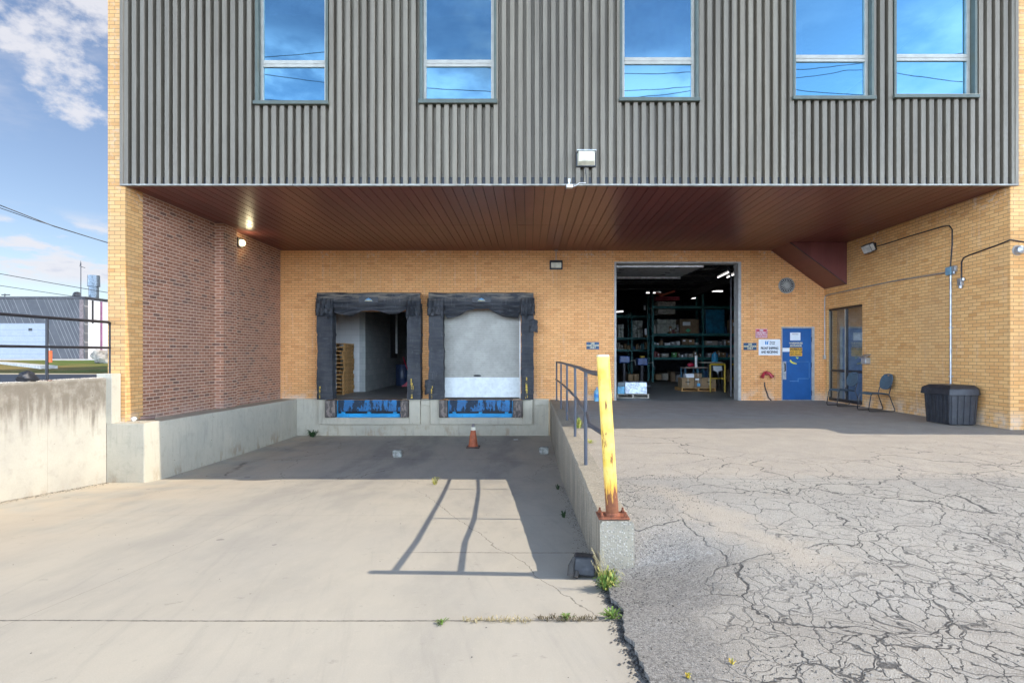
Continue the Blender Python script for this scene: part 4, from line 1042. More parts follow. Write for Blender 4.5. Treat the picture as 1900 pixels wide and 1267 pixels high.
# facade lamp
Xf, zf, yf = WX(1088, YS - .1), WZ(294, YS - .1), YS
t = thing('wall_lamp', 'lit wall pack lamp with milky lens on the ribbed upper wall', 'lamp', (Xf, yf, zf - .14))
mb = MB(); mb.box(Xf - .18, Xf + .18, yf - .05, yf - .002, zf - .13, zf + .14)
mb.build('back_plate', M['blackpl'], t, bevel=.01)
mb = MB(); mb.box(Xf - .17, Xf + .17, yf - .17, yf - .05, zf + .115, zf + .135); mb.build('visor', M['galv'], t, bevel=.004)
mb = MB(); mb.add([(Xf - .155, yf - .05, zf - .11), (Xf + .155, yf - .05, zf - .11), (Xf + .155, yf - .05, zf + .11), (Xf - .155, yf - .05, zf + .11), (Xf - .14, yf - .14, zf - .06), (Xf + .14, yf - .14, zf - .06), (Xf + .145, yf - .17, zf + .11), (Xf - .145, yf - .17, zf + .11)],
       [(0, 1, 5, 4), (4, 5, 6, 7), (0, 4, 7, 3), (1, 2, 6, 5), (3, 7, 6, 2)]); mb.build('lens', lens, t, bevel=.01)
mb = MB(); mb.box(Xf - .10, Xf + .10, yf - .176, yf - .165, zf - .005, zf + .075); mb.build('lit_panel', emit('lit_panel', (1, .95, .78), 1.1), t)
mb = MB(); mb.tube([(Xf - .02, yf - .005, zf - .13), (Xf + .01, yf - .004, zf - .3), (Xf + .015, yf - .004, ZS + .01)], .006, 6); mb.build('cable', M['black'], t)
# small security camera / bracket
Xc = WX(1056, YS)
t = thing('security_camera', 'small white camera bracket hanging under the ribbed wall left of the wall lamp', 'camera', (Xc, YS - .05, ZS - .1))
mb = MB(); mb.box(Xc - .02, Xc + .02, YS - .05, YS - .003, ZS + .03, ZS + .09); mb.build('mount', M['white'], t, bevel=.004)
mb = MB(); mb.tube([(Xc, YS - .03, ZS + .06), (Xc - .005, YS - .05, ZS - .04)], .012, 8); mb.build('arm', M['white'], t)
mb = MB(); mb.box(Xc - .055, Xc + .055, YS - .13, YS - .02, ZS - .085, ZS - .035); mb.build('body', M['white'], t, bevel=.008)
mb = MB(); mb.tube([(Xc + .06, YS - .02, ZS - .05), (Xc + .12, YS - .03, ZS - .03), (Xc + .18, YS - .03, ZS + .02), (Xc + .3, YS - .025, ZS + .02)], .006, 6); mb.build('cable', M['white'], t)
# lamp on the back wall
Xb, zb = WX(1032, DB - .1), WZ(491.5, DB - .1)
t = thing('wall_lamp', 'unlit black framed wall lamp hung by a conduit on the back wall', 'lamp', (Xb, DB, zb - .1))
mb = MB(); mb.box(Xb - .19, Xb + .19, DB - .06, DB - .002, zb - .13, zb + .13); mb.box(Xb - .18, Xb + .18, DB - .18, DB - .06, zb + .09, zb + .12); mb.build('housing', M['blackpl'], t, bevel=.012)
mb = MB(); mb.box(Xb - .15, Xb + .15, DB - .14, DB - .061, zb - .09, zb + .07); mb.build('lens', lens, t, bevel=.02)
mb = MB(); mb.tube([(Xb, DB - .02, zb + .12), (Xb, DB - .02, ZS - .002)], .012, 8); mb.lathe([(.05, 0), (.05, .03)], (Xb, DB - .06, ZS - .032), 14); mb.build('conduit', M['jamb'], t)
# round vent
Xv, zv = WX(1459, DB), WZ(530, DB)
t = thing('wall_vent', 'round grey louvred vent on the back wall above the blue door', 'vent', (Xv, DB, zv - .23))
mb = MB(); mb.lathe([(.235, -.002), (.235, -.035), (.205, -.045), (.20, -.02)], (Xv, DB, zv), 36, 'y'); mb.build('ring', simple('vent_grey', (.30, .29, .26), .6, .2, dirt=(.12, .10, .08)), t)
mb = MB()
for k in range(20):
    a = k / 20 * 6.283; mb.tube([(Xv + .04 * math.cos(a), DB - .045, zv + .04 * math.sin(a)), (Xv + .20 * math.cos(a + .15), DB - .045, zv + .20 * math.sin(a + .15))], .009, 5)
mb.lathe([(.05, -.03), (.05, -.055), (.0, -.06)], (Xv, DB, zv), 16, 'y'); mb.build('louvre', simple('vent_light', (.42, .41, .38), .5, .2), t)
mb = MB(); mb.lathe([(.20, -.015), (.20, -.021)], (Xv, DB, zv), 24, 'y'); mb.build('back', M['steel_dk'], t)
# right wall lamp + conduits
def RW(x, y, off=.0): D = DRt(x, XR - off); return (XR - off, D, WZ(y, D))
L = RW(1629, 457.6, .02); 
lampY, lampZ = DRt(1614, XR - .12), WZ(460, DRt(1614, XR - .12))
t = thing('flood_lamp', 'black flood lamp tilted down on the right bay wall', 'lamp', (XR, lampY, lampZ - .1))
Mx = Matrix.Translation((XR - .13, lampY, lampZ)) @ Matrix.Rotation(R(-25), 4, 'Y') @ Matrix.Rotation(R(10), 4, 'Z')
mb = MB(); mb.box(-.09, .05, -.15, .15, -.11, .11, Mx); mb.build('housing', M['blackpl'], t, bevel=.012)
mb = MB(); mb.box(-.10, -.091, -.13, .13, -.09, .09, Mx); mb.box(-.10, .0, -.157, -.151, -.085, .085, Mx); mb.build('lens', simple('flood_glass', (.5, .5, .46), .2), t)
mb = MB(); mb.box(XR - .06, XR - .002, lampY - .07, lampY + .05, lampZ - .06, lampZ + .12); mb.build('junction', M['blackpl'], t, bevel=.006)
jb = RW(1766, 503, .0); c1 = RW(1768, 417)
mb = MB(); A = RW(1629, 457.6)
mb.tube([(XR - .015, lampY - .06, lampZ + .02), (XR - .015, A[1] - .3, A[2] + .0), (XR - .015, A[1] - 1.2, A[2] + .01), (XR - .015, c1[1] + .25, c1[2] + .02), (XR - .015, c1[1] + .08, c1[2] + .0), (XR - .015, c1[1], c1[2] - .10), (XR - .015, c1[1], c1[2] - .4), (XR - .015, jb[1] + .02, jb[2] + .06)], .013, 8)
solo('conduit', mb, M['black'], 'black cable running from the flood lamp to the blue junction box', 'conduit')
t = thing('junction_box', 'small blue grey electrical junction box on the right bay wall', 'junction box', (XR, jb[1], jb[2] - .08))
mb = MB(); mb.box(XR - .08, XR - .002, jb[1] - .06, jb[1] + .08, jb[2] - .08, jb[2] + .08); mb.build('box', simple('box_blue', (.14, .25, .32), .5), t, bevel=.006)
mb = MB(); mb.box(XR - .06, XR - .002, jb[1] - .16, jb[1] - .065, jb[2] - .03, jb[2] + .09); mb.lathe([(.03, 0), (.025, .05)], (XR - .04, jb[1] - .11, jb[2] - .075), 12); mb.build('photocell', M['galv'], t, bevel=.006)
mb = MB(); cy = DB - .05; zc = WZ(548, DB - .1)
mb.tube([(XR - .015, jb[1] + .08, jb[2] - .01), (XR - .015, 13.5, zc + .02), (XR - .015, cy - .12, zc), (XR - .015, cy - .03, zc - .02), (XR - .02, cy, zc - .10), (XR - .02, cy, 1.32)], .014, 8)
mb.box(XR - .06, XR - .002, cy - .04, cy + .03, 1.22, 1.33)
solo('conduit', mb, M['galv'], 'thin steel conduit along the right wall and down the back corner', 'conduit')
mb = MB(); mb.tube([(XR - .022, jb[1], jb[2] - .08), (XR - .022, jb[1], .0)], .02, 12)
for z in (.9, 1.9): mb.box(XR - .03, XR - .001, jb[1] - .05, jb[1] + .05, z, z + .02)
solo('conduit', mb, M['galv'], 'thick vertical steel conduit rising behind the black bin', 'conduit')
s2 = RW(1785.5, 522); u2 = RW(1785.5, 484); r2 = RW(1852, 455)
mb = MB(); mb.tube([(XR - .015, s2[1], s2[2] + .05), (XR - .015, s2[1], u2[2] - .03), (XR - .015, s2[1] - .05, u2[2] + .05), (XR - .015, s2[1] - .2, u2[2] + .08), (XR - .015, r2[1], r2[2]), (XR - .015, DF - .0, r2[2] + .04), (XR + .0, DF - .018, r2[2] + .04), (XR + .25, DF - .02, r2[2] + .0)], .013, 8)
solo('conduit', mb, M['black'], 'black cable bending from the socket around the right brick pier', 'conduit')
t = thing('wall_socket', 'small metal outlet box hanging on the black cable of the right wall', 'socket', (XR, s2[1], s2[2] - .08))
mb = MB(); mb.box(XR - .07, XR - .002, s2[1] - .05, s2[1] + .05, s2[2] - .08, s2[2] + .06); mb.build('box', M['galv'], t, bevel=.008)
mb = MB(); mb.lathe([(.035, 0), (.04, .05), (.02, .08)], (XR - .05, s2[1] - .02, s2[2] - .14), 12); mb.lathe([(.03, 0), (.03, .05)], (XR - .05, s2[1] - .09, s2[2] + .0), 12); mb.build('cover', M['galv'], t)
Xd, zd_ = WX(1896, DF - .1), WZ(463, DF - .1)
t = thing('alarm_bell', 'round grey dome fixture on the right brick pier at the picture edge', 'fixture', (Xd, DF, zd_ - .08))
mb = MB(); mb.lathe([(.085, -.005), (.085, -.05), (.07, -.10), (.03, -.12)], (Xd, DF, zd_), 24, 'y'); mb.build('dome', M['galv'], t)
mb = MB(); mb.lathe([(.095, -.004), (.095, -.02)], (Xd, DF, zd_), 24, 'y'); mb.build('base', M['jamb'], t)
mb = MB(); q = RW(1611, 668)
# ashtray box on wall
t = thing('wall_ashtray', 'small metal wall ashtray with slanted hood beside the storefront window', 'ashtray', (XR, q[1], q[2] - .1))
mb = MB(); mb.box(XR - .13, XR - .002, q[1] - .10, q[1] + .10, q[2] - .10, q[2] + .06); mb.build('box', M['galv'], t, bevel=.008)
mb = MB(); mb.prism([(XR - .17, q[2] + .05), (XR - .002, q[2] + .14), (XR - .002, q[2] + .155), (XR - .175, q[2] + .065)], 'y', q[1] - .12, q[1] + .12)
mb.v = [Vector((v.x, v.y, v.z)) for v in mb.v]; mb.build('hood', M['galv'], t)
# fire department connection
Xs, zs_ = WX(1419.5, DB), WZ(694, DB)
t = thing('fire_connection', 'red twin fire department inlet on the back wall left of the blue door', 'fire connection', (Xs, DB, zs_ - .1))
redm = simple('fire_red', (.30, .018, .03), .4, 0, .2, dirt=(.1, .02, .02))
mb = MB(); mb.tube([(Xs, DB - .002, zs_ + .03), (Xs, DB - .10, zs_ + .03)], .06, 14); mb.tube([(Xs - .13, DB - .15, zs_ - .05), (Xs - .07, DB - .11, zs_ + .03), (Xs, DB - .10, zs_ + .06), (Xs + .07, DB - .11, zs_ + .03), (Xs + .13, DB - .15, zs_ - .05)], .045, 12); mb.build('body', redm, t)
for s in (-1, 1):
    mb = MB(); c = Vector((Xs + s * .125, DB - .15, zs_ - .045)); mb.tube([c, c + Vector((s * .03, -.02, -.05))], .055, 12); mb.build('cap', redm, t)
mb = MB(); hz = WZ(709, DB)
mb.tube([(WX(1418, DB), DB - .02, hz), (WX(1418, DB), DB - .04, hz - .12), (WX(1420, DB), DB - .05, .30), (WX(1424, DB), DB - .06, .10), (WX(1429, DB), DB - .08, .012)], .016, 8)
solo('hose', mb, M['black'], 'short black hose curving down the back wall below the red inlet', 'hose')

# ================================================================== signs
navy = simple('sign_navy', (.012, .05, .12), .5); gold = simple('sign_gold', (.62, .55, .33), .5); ink = simple('sign_ink', (.02, .022, .03), .5); wht = simple('sign_white', (.66, .69, .72), .45, 0, .04)
redsg = simple('sign_red', (.42, .05, .08), .5); signy = simple('sign_yellow', (.70, .36, .02), .5); lblue = simple('logo_blue', (.02, .16, .42), .5)
def sign(name, lab, px0, px1, py0, py1, mat, D=DB, group=None):
    x0, x1, z1, z0 = WX(px0, D), WX(px1, D), WZ(py0, D), WZ(py1, D)
    t = thing(name, lab, 'sign', ((x0 + x1) / 2, D, z0), group=group)
    mb = MB(); mb.box(x0, x1, D - .014, D - .002, z0, z1); mb.build('panel', mat, t, bevel=.002)
    return t, x0, x1, z0, z1
def letter(t, txt, size, x, z, mat, y=DB - .0165, **k): return text_mb(txt, size, x, z, y, **k).build('lettering', mat, t, smooth=False)
for px0, px1, py0, py1, lab in ((1088, 1111.5, 634.5, 648, 'navy USE MAIN DOOR ONLY sign on the brick left of the overhead door'), (1379.5, 1403.5, 636, 649.5, 'navy USE MAIN DOOR ONLY sign on the brick right of the overhead door')):
    t, x0, x1, z0, z1 = sign('notice_sign', lab, px0, px1, py0, py1, navy, group='navy use main door only signs')
    xm = (x0 + x1) / 2; h_ = z1 - z0
    for i, tx in enumerate(('USE', 'MAIN DOOR', 'ONLY')): letter(t, tx, .068, xm, z1 - h_ * (.30 + .29 * i), gold, squeeze=.95, bold=.002)
t, x0, x1, z0, z1 = sign('fire_sign', 'small red FIRE DEPARTMENT CONNECTION sign above the white shipping sign', 1401.5, 1423.5, 610, 627, redsg)
xm = (x0 + x1) / 2; h_ = z1 - z0
mb = MB()
for a, b, c, d in ((x0 + .008, x1 - .008, z1 - .014, z1 - .008), (x0 + .008, x1 - .008, z0 + .008, z0 + .014)): mb.box(a, b, DB - .0155, DB - .0141, c, d)
for a, b in ((x0 + .008, x0 + .014), (x1 - .014, x1 - .008)): mb.box(a, b, DB - .0155, DB - .0141, z0 + .0145, z1 - .0145)
mb.build('border', wht, t)
for i, (tx, sz) in enumerate((('FIRE', .058), ('DEPARTMENT', .045), ('CONNECTION', .045), ('DO NOT BLOCK', .040))): letter(t, tx, sz, xm, z1 - h_ * (.25 + .215 * i), wht, bold=.0015)
t, x0, x1, z0, z1 = sign('shipping_sign', 'white FRONT SHIPPING AND RECEIVING sign between overhead door and blue door', 1407.5, 1447.5, 629.5, 659, wht)
xm = (x0 + x1) / 2; h_ = z1 - z0
letter(t, 'FRONT SHIPPING', .098, xm, z0 + h_ * .37, ink, squeeze=.68, bold=.004); letter(t, 'AND RECEIVING', .098, xm, z0 + h_ * .13, ink, squeeze=.68, bold=.004)
letter(t, 'Pioneer', .058, xm + .085, z1 - .10, ink, squeeze=.9, bold=.002); letter(t, '& Tool', .058, xm + .075, z1 - .155, ink, squeeze=.9, bold=.002)
mb = MB(); lx = xm - .13
mb.box(lx, lx + .035, DB - .0165, DB - .0142, z1 - .155, z1 - .055); mb.prism([(lx + .05, z1 - .155), (lx + .085, z1 - .155), (lx + .085, z1 - .09), (lx + .11, z1 - .05), (lx + .075, z1 - .055), (lx + .05, z1 - .09)], 'y', DB - .0165, DB - .0142)
mb.build('logo', lblue, t)
# notices on the blue door
yD = DY
def dsign(name, lab, px0, px1, py0, py1, mat, k=0, cat='sign'):
    x0, x1, z1, z0 = WX(px0, yD), WX(px1, yD), WZ(py0, yD), WZ(py1, yD)
    t = thing(name, lab, cat, ((x0 + x1) / 2, yD, z0))
    MB().box(x0, x1, yD - .005 - k * .002, yD - .001, z0, z1).build('panel', mat, t); return t, x0, x1, z0, z1
t, x0, x1, z0, z1 = dsign('paper_notice', 'white printed notice taped high on the blue door', 1466, 1485, 617, 631.5, wht, cat='notice')
for i, (tx, sz) in enumerate((('NOTICE', .05), ('______________', .022), ('______________', .022), ('______________', .022))): letter(t, tx, sz, (x0 + x1) / 2, z1 - .065 - .04 * i, ink, y=yD - .0065)
t = thing('door_lettering', 'pale WAREHOUSE ENTRANCE lettering on the blue door', 'lettering', (WX(1476, yD), yD, WZ(643, yD)))
letter(t, 'WAREHOUSE', .066, WX(1476.5, yD), WZ(638, yD), gold, y=yD - .003, bold=.002); letter(t, 'ENTRANCE', .066, WX(1476.5, yD), WZ(642.7, yD), gold, y=yD - .003, bold=.002)
t, x0, x1, z0, z1 = dsign('caution_sign', 'yellow CAUTION LOOK OUT FOR LIFT TRUCKS sign on the blue door', 1465, 1488, 644.5, 660.5, signy, 2)
hh = z1 - z0
MB().box(x0 + .01, x1 - .01, yD - .0115, yD - .0095, z1 - hh * .36, z1 - .012).build('banner', ink, t)
letter(t, 'CAUTION', .07, (x0 + x1) / 2, z1 - hh * .29, signy, y=yD - .013, bold=.002); letter(t, 'LOOK OUT FOR', .052, (x0 + x1) / 2, z1 - hh * .62, ink, y=yD - .011, bold=.002); letter(t, 'LIFT TRUCKS', .055, (x0 + x1) / 2, z1 - hh * .88, ink, y=yD - .011, bold=.002)
t, x0, x1, z0, z1 = dsign('small_label', 'small torn white label left of the yellow caution sign on the blue door', 1451.5, 1464.8, 645.5, 652.5, wht, 0, 'label')
mb = MB(); mb.tube([(WX(1466, yD), yD - .004, WZ(668, yD)), (WX(1468, yD), yD - .004, WZ(671.5, yD)), (WX(1472, yD), yD - .004, WZ(673.5, yD)), (WX(1478, yD), yD - .004, WZ(675, yD))], [.02, .024, .022, .012], 8)
solo('tape_strip', mb, simple('yellow_tape', (.72, .62, .04), .5), 'curved strip of yellow tape on the blue door', 'tape')
mb = MB(); mb.prism([(WX(1476, yD), WZ(662.5, yD)), (WX(1482, yD), WZ(663, yD)), (WX(1480, yD), WZ(666, yD)), (WX(1478, yD), WZ(664.5, yD))], 'y', yD - .004, yD - .001)
solo('tape_scrap', mb, simple('green_tape', (.5, .6, .06), .5), 'tiny yellow green tape scrap just under the caution sign', 'tape')

# ================================================================== chairs, bin, cone
vinyl = simple('teal_vinyl', (.055, .095, .13), .55, 0, .12, 20, (.03, .05, .06), .3); chm = simple('chair_tube', (.05, .05, .055), .35, .6)
def make_chair(lab):
    t = thing('stacking_chair', lab, 'chair', (0, 0, 0), group='teal stacking chairs outside the storefront')
    # local: faces -X, back at +X, width along Y
    seat = MB()
    def S(u, v):
        x = -.24 + .46 * u; y = (v - .5) * (.47 - .05 * u)
        e = 1 - max(abs(2 * u - 1), abs(2 * v - 1)) ** 6
        return (x, y, .43 + .03 * e - .02 * u + (-.03 if u == 0 else 0))
    seat.grid(S, 12, 12); seat.grid(lambda u, v: (S(u, v)[0], S(u, v)[1], .415), 6, 6); seat.build('seat', vinyl, t, smooth=True, local=True)
    def Bk(u, v, th=0):
        a = (u - .5) * 2; z = .52 + .36 * v; wid = .225 * (1 - .75 * max(0, v - .45) ** 2.0 * 1.6)
        y = a * wid; return (.235 + .10 * v - .04 * (1 - a * a) * 0 + .03 * (1 - a * a) + th, y, z + (0 if v < 1 else -.02 * a * a * 3))
    prof = [(-.19, .52), (.19, .52), (.215, .60), (.22, .70), (.20, .79), (.15, .86), (.07, .895), (-.07, .895), (-.15, .86), (-.20, .79), (-.22, .70), (-.215, .60)]
    slot = [(-.055, .845), (.055, .845), (.055, .870), (-.055, .870)]
    bm = bmesh.new()
    back = MB(); n = len(prof)
    # ring between outline and a hand slot: bridge by angle
    def lift(y, z): return .225 + .10 * (z - .5) / .4 + .35 * y * y * -1 + .02
    outer = [];
    for k in range(48):
        a = 2 * math.pi * k / 48; 
        ca, sa = math.cos(a), math.sin(a)
        ry = .222 if True else 0
        y = ry * abs(ca) ** .8 * (1 if ca > 0 else -1); z = .705 + .19 * abs(sa) ** .85 * (1 if sa > 0 else -1)
        outer.append((y, z))
    inner = [(.055 * abs(math.cos(2 * math.pi * k / 48)) ** .4 * (1 if math.cos(2 * math.pi * k / 48) > 0 else -1), .852 + .012 * abs(math.sin(2 * math.pi * k / 48)) ** .5 * (1 if math.sin(2 * math.pi * k / 48) > 0 else -1)) for k in range(48)]
    vs = []
    for th in (-.022, .0):
        for ring_ in (outer, inner):
            for y, z in ring_: vs.append((lift(y, z) + th, y, z))
    fs = []
    for k in range(48):
        j = (k + 1) % 48
        fs += [(k, j, 48 + j, 48 + k), (96 + k, 144 + k, 144 + j, 96 + j), (k, 96 + k, 96 + j, j), (48 + k, 48 + j, 144 + j, 144 + k)]
    back.add(vs, fs); back.build('backrest', vinyl, t, smooth=True, local=True)
    for s in (-1, 1):
        y = s * .225
        MB().tube([(-.20, y * .95, .425), (-.235, y, .38), (-.29, y, .05), (-.27, y, .014), (-.22, y, .013), (.28, y, .013), (.325, y, .02), (.33, y, .05), (.20, y * .95, .40), (.215, y * .92, .46), (.265, y * .9, .62)], .0115, 8).build('leg', chm, t, local=True)
    MB().tube([(-.2, -.21, .415), (-.2, .21, .415)], .01, 8).build('seat_bar', chm, t, local=True)
    MB().tube([(.2, -.21, .40), (.2, .21, .40)], .01, 8).build('seat_bar', chm, t, local=True)
    return t
c1 = make_chair('teal stacking chair against the brick just right of the storefront window')
Dc = DGD(763, .012); c1.location = (XR - .40, 13.45, .004)
c2 = copy_tree(c1); c2['label'] = 'teal stacking chair in front of the storefront glass'
c2.location = (XR - .45, 14.75, .004); c2.rotation_euler = (0, 0, R(3))

# grit bin
bxc, byc = DGD(790), 0
b0 = DGD(790); X0 = WX(1763, b0); X1 = XR - .05; Y0, Y1 = b0, DRt(1713, X0)
t = thing('storage_bin', 'black ribbed plastic outdoor bin with lid beside the right brick pier', 'bin', ((X0 + X1) / 2, (Y0 + Y1) / 2, 0))
ch = .12; zr_ = .66; tp = .03
def oct_(x0, x1, y0, y1, c): return [(x0, y0), (x1 - c, y0), (x1, y0 + c), (x1, y1), (x0 + .02, y1), (x0, y1 - .02)]
lo_ = oct_(X0 + tp, X1 - tp, Y0 + tp, Y1 - tp, ch); hi_ = oct_(X0, X1, Y0, Y1, ch)
mb = MB(); n = 6; mb.add([(x, y, .012) for x, y in lo_] + [(x, y, zr_) for x, y in hi_], [tuple(range(n)), tuple(range(n, 2 * n))] + [(i, (i + 1) % n, (i + 1) % n + n, i + n) for i in range(n)])
mb.build('body', M['blackpl'], t, bevel=.012)
mb = MB()      # upright ribs on the two seen sides
def ribs(p, q, k):
    for i in range(k):
        u = (i + .5) / k
        for sgn in (1,):
            a0 = Vector((*lo_[p], .03)).lerp(Vector((*lo_[q], .03)), u); a1 = Vector((*hi_[p], zr_ - .02)).lerp(Vector((*hi_[q], zr_ - .02)), u)
            d = (Vector((*lo_[q], 0)) - Vector((*lo_[p], 0))); ln = d.length; d.normalize(); nrm = Vector((d.y, -d.x, 0))
            hw = ln / k * .36; t_ = .014
            vs = [a0 - d * hw, a0 + d * hw, a1 + d * hw, a1 - d * hw]; vs = vs + [v + nrm * t_ for v in vs]
            mb.add(vs, [(0, 1, 2, 3), (4, 5, 6, 7), (0, 1, 5, 4), (1, 2, 6, 5), (2, 3, 7, 6), (3, 0, 4, 7)])
ribs(0, 1, 4); ribs(1, 2, 1); ribs(5, 0, 7)
mb.build('side_panel', M['blackpl'], t, bevel=.004)
mb = MB(); e = .045
rim0 = oct_(X0 - e, X1 + .02, Y0 - e, Y1 + e, ch); rim1 = oct_(X0 - e + .015, X1 + .01, Y0 - e + .015, Y1 + e - .015, ch); rim2 = oct_(X0 + .05, X1 - .05, Y0 + .07, Y1 - .07, ch * .6)
mb.add([(x, y, .575) for x, y in rim0] + [(x, y, .70) for x, y in rim1] + [(x, y, .765) for x, y in rim2], [tuple(range(n)), tuple(range(2 * n, 3 * n))] + [(r * n + i, r * n + (i + 1) % n, (r + 1) * n + (i + 1) % n, (r + 1) * n + i) for r in range(2) for i in range(n)])
mb.build('lid', M['blackpl'], t, bevel=.018)

# traffic cone
cD = 1041 * (H + 1.005) / (830 - VY); cx = WX(878, cD); cz = zslab(cD) + .004
t = thing('traffic_cone', 'worn orange traffic cone with white collar in the loading pit', 'cone', (cx, cD, cz))
orange = simple('cone_orange', (.42, .11, .045), .7, 0, .2, 10, (.14, .06, .04), .5)
mb = MB(); mb.box(cx - .17, cx + .17, cD - .17, cD + .17, cz, cz + .035); mb.build('base', simple('cone_base', (.10, .07, .06), .8), t, bevel=.02)
mb = MB(); mb.lathe([(.125, .036), (.118, .06), (.062, .44)], (cx, cD, cz), 28); mb.build('body', orange, t)
mb = MB(); mb.lathe([(.0625, .441), (.052, .52)], (cx, cD, cz), 28); mb.build('collar', simple('cone_white', (.68, .64, .52), .7, dirt=(.3, .28, .2)), t)
mb = MB(); mb.lathe([(.04, .521), (.033, .60), (.022, .602)], (cx, cD, cz), 20); mb.build('tip', simple('cone_grey', (.16, .14, .14), .7), t)

# concrete chunks used as chocks
stone = simple('rough_stone', (.30, .30, .27), .95, 0, .35, 12, (.10, .10, .09), .5, .8, 30)
for px, py, w_, h_, lab, sd_ in ((738, 847, .20, .16, 'square pitted concrete chunk in the middle of the loading pit', 2), (1009, 841, .22, .16, 'pitted concrete chunk against the dividing wall in the loading pit', 5)):
    D = 12.9
    for _ in range(5): D = F * (H - zslab(D)) / (py - VY)
    X = WX(px, D); z = zslab(D)
    bm = MB(); bm.blob((X, D, z + h_ / 2), (w_ / 2 * 1.1, .10, h_ / 2 * 1.12), sd_, 3, .25, 2.5)
    # square it up
    c = Vector((X, D, z + h_ / 2)); nv = []
    for v in bm.v:
        d = v - c; nv.append(c + Vector((math.copysign(min(abs(d.x) * 1.5, w_ / 2 + d.z * .04), d.x), math.copysign(min(abs(d.y) * 1.5, .09), d.y), math.copysign(min(abs(d.z) * 1.5, h_ / 2), d.z))))
    bm.v = nv; solo('concrete_chunk', bm, stone, lab, 'chunk', smooth=False)

# black rubber chock lying at the wall end
D0 = 4.62; X0 = WX(1057, D0); z0 = zslab(D0) + .003
mb = MB()
mb.add([(X0 + .01, D0 - .10, z0 + .03), (X0 + .20, D0 - .12, z0 + .015), (X0 + .215, D0 + .08, z0 + .0), (X0 + .0, D0 + .09, z0), (X0 + .035, D0 - .065, z0 + .165), (X0 + .20, D0 - .07, z0 + .16), (X0 + .205, D0 + .05, z0 + .15), (X0 + .05, D0 + .06, z0 + .165)],
       [(0, 1, 2, 3), (4, 5, 6, 7), (0, 1, 5, 4), (1, 2, 6, 5), (2, 3, 7, 6), (3, 0, 4, 7)])
t = thing('wheel_chock', 'black rubber wheel chock lying at the foot of the wall end', 'wheel chock', (X0 + .1, D0, z0))
mb.build('block', M['blackpl'], t, bevel=.015)
mb = MB(); mb.tube([(X0 + .0, D0 - .115, z0 + .03), (X0 + .005, D0 - .09, z0 + .10), (X0 + .03, D0 - .06, z0 + .16)], [.03, .026, .01], 10); mb.tube([(X0 + .04, D0 - .13, z0 + .02), (X0 + .05, D0 - .10, z0 + .06)], [.022, .02], 10); mb.build('flap', simple('frayed_rubber', (.06, .055, .05), .8), t)
# black lump on top of the left wall
D1 = F * (XW - .12) / (50 - VX); 
mb = MB(); mb.blob((XW - .12, D1, ZLW + .06), (.10, .15, .10), 4, 3, .5, 1.5, flat=-.5); solo('rubber_lump', mb, M['blackpl'], 'crumpled black rubber lump on top of the retaining wall', 'rubber lump', smooth=True)
# white cap and short brown pipe on the block
mb = MB(); mb.tube([(-7.12, 10.30, .19), (-6.93, 10.42, .19)], .035, 12); solo('pipe_offcut', mb, simple('brown_pipe', (.16, .10, .08), .7), 'short brown pipe offcut lying on the ledge by the left pier', 'pipe')
mb = MB(); mb.blob((-7.18, 10.22, .185), (.055, .05, .045), 2, 2, .3); solo('white_stone', mb, simple('white_stone', (.6, .58, .52), .8), 'small white stone beside the brown pipe offcut', 'stone', smooth=True)
# water bottle by the overhead door
Xq, Dq = WX(1107.5, 16.25), 16.25
t = thing('water_bottle', 'large clear blue water bottle on the ground left of the overhead door', 'bottle', (Xq, Dq, .0))
mb = MB(); mb.lathe([(.075, .004), (.085, .02), (.085, .27), (.06, .32), (.022, .36), (.022, .385)], (Xq, Dq, 0), 20); mb.build('body', simple('blue_plastic', (.16, .36, .50), .2), t)
mb = MB(); mb.lathe([(.026, .386), (.026, .41)], (Xq, Dq, 0), 14); mb.build('cap', simple('cap_blue', (.03, .12, .4), .4), t)
mb = MB(); mb.lathe([(.087, .12), (.087, .22)], (Xq, Dq, 0), 20); mb.build('label', simple('label_blue', (.02, .20, .5), .4), t)
# ================================================================== goods inside
wood = simple('pallet_wood', (.48, .26, .09), .85, 0, .25, 8, (.18, .09, .04), .4, .4); woodg = simple('grey_pallet_wood', (.38, .34, .28), .85, 0, .2, 8, (.16, .13, .1), .4, .4)
def make_pallet(lab, mat, w_, d_, group):
    t = thing('pallet', lab, 'pallet', (0, 0, 0), group=group); h = .125
    mb = MB()
    for i in range(6): a = -d_ / 2 + i * (d_ / 6); mb.box(-w_ / 2, w_ / 2, a + .008, a + d_ / 6 - .012, h - .018, h)
    mb.build('top_boards', mat, t, local=True)
    mb = MB()
    for i in (-1, 0, 1): mb.box(-w_ / 2, w_ / 2, i * (d_ / 2 - .05) - .045, i * (d_ / 2 - .05) + .045, 0, .016)
    mb.build('bottom_boards', mat, t, local=True)
    for i in (-1, 0, 1):
        mb = MB(); xx = i * (w_ / 2 - .025); mb.box(xx - .02, xx + .02, -d_ / 2 + .01, d_ / 2 - .01, .0165, h - .0185); mb.build('stringer', mat, t, local=True)
    return t
ordn = ['bottom', 'second', 'third', 'fourth', 'fifth', 'sixth', 'seventh', 'eighth', 'ninth', 'tenth', 'eleventh', 'twelfth', 'top']
p0 = None; g = 'wooden pallets stacked inside the open dock'
for i in range(13):
    lab = 'orange wood pallet, %s of the tall stack inside the open dock' % (ordn[i] if i in (0, 12) else ordn[i] + ' from the bottom')
    if p0 is None: p0 = make_pallet(lab, wood, 1.0, 1.05, g); q = p0
    else: q = copy_tree(p0); q['label'] = lab
    q.location = (WX(638, 18) - .5 + random.uniform(-.02, .02), 18.53 + random.uniform(-.02, .02), FZ + .002 + i * .1275); q.rotation_euler = (0, 0, R(random.uniform(-1.5, 1.5)))
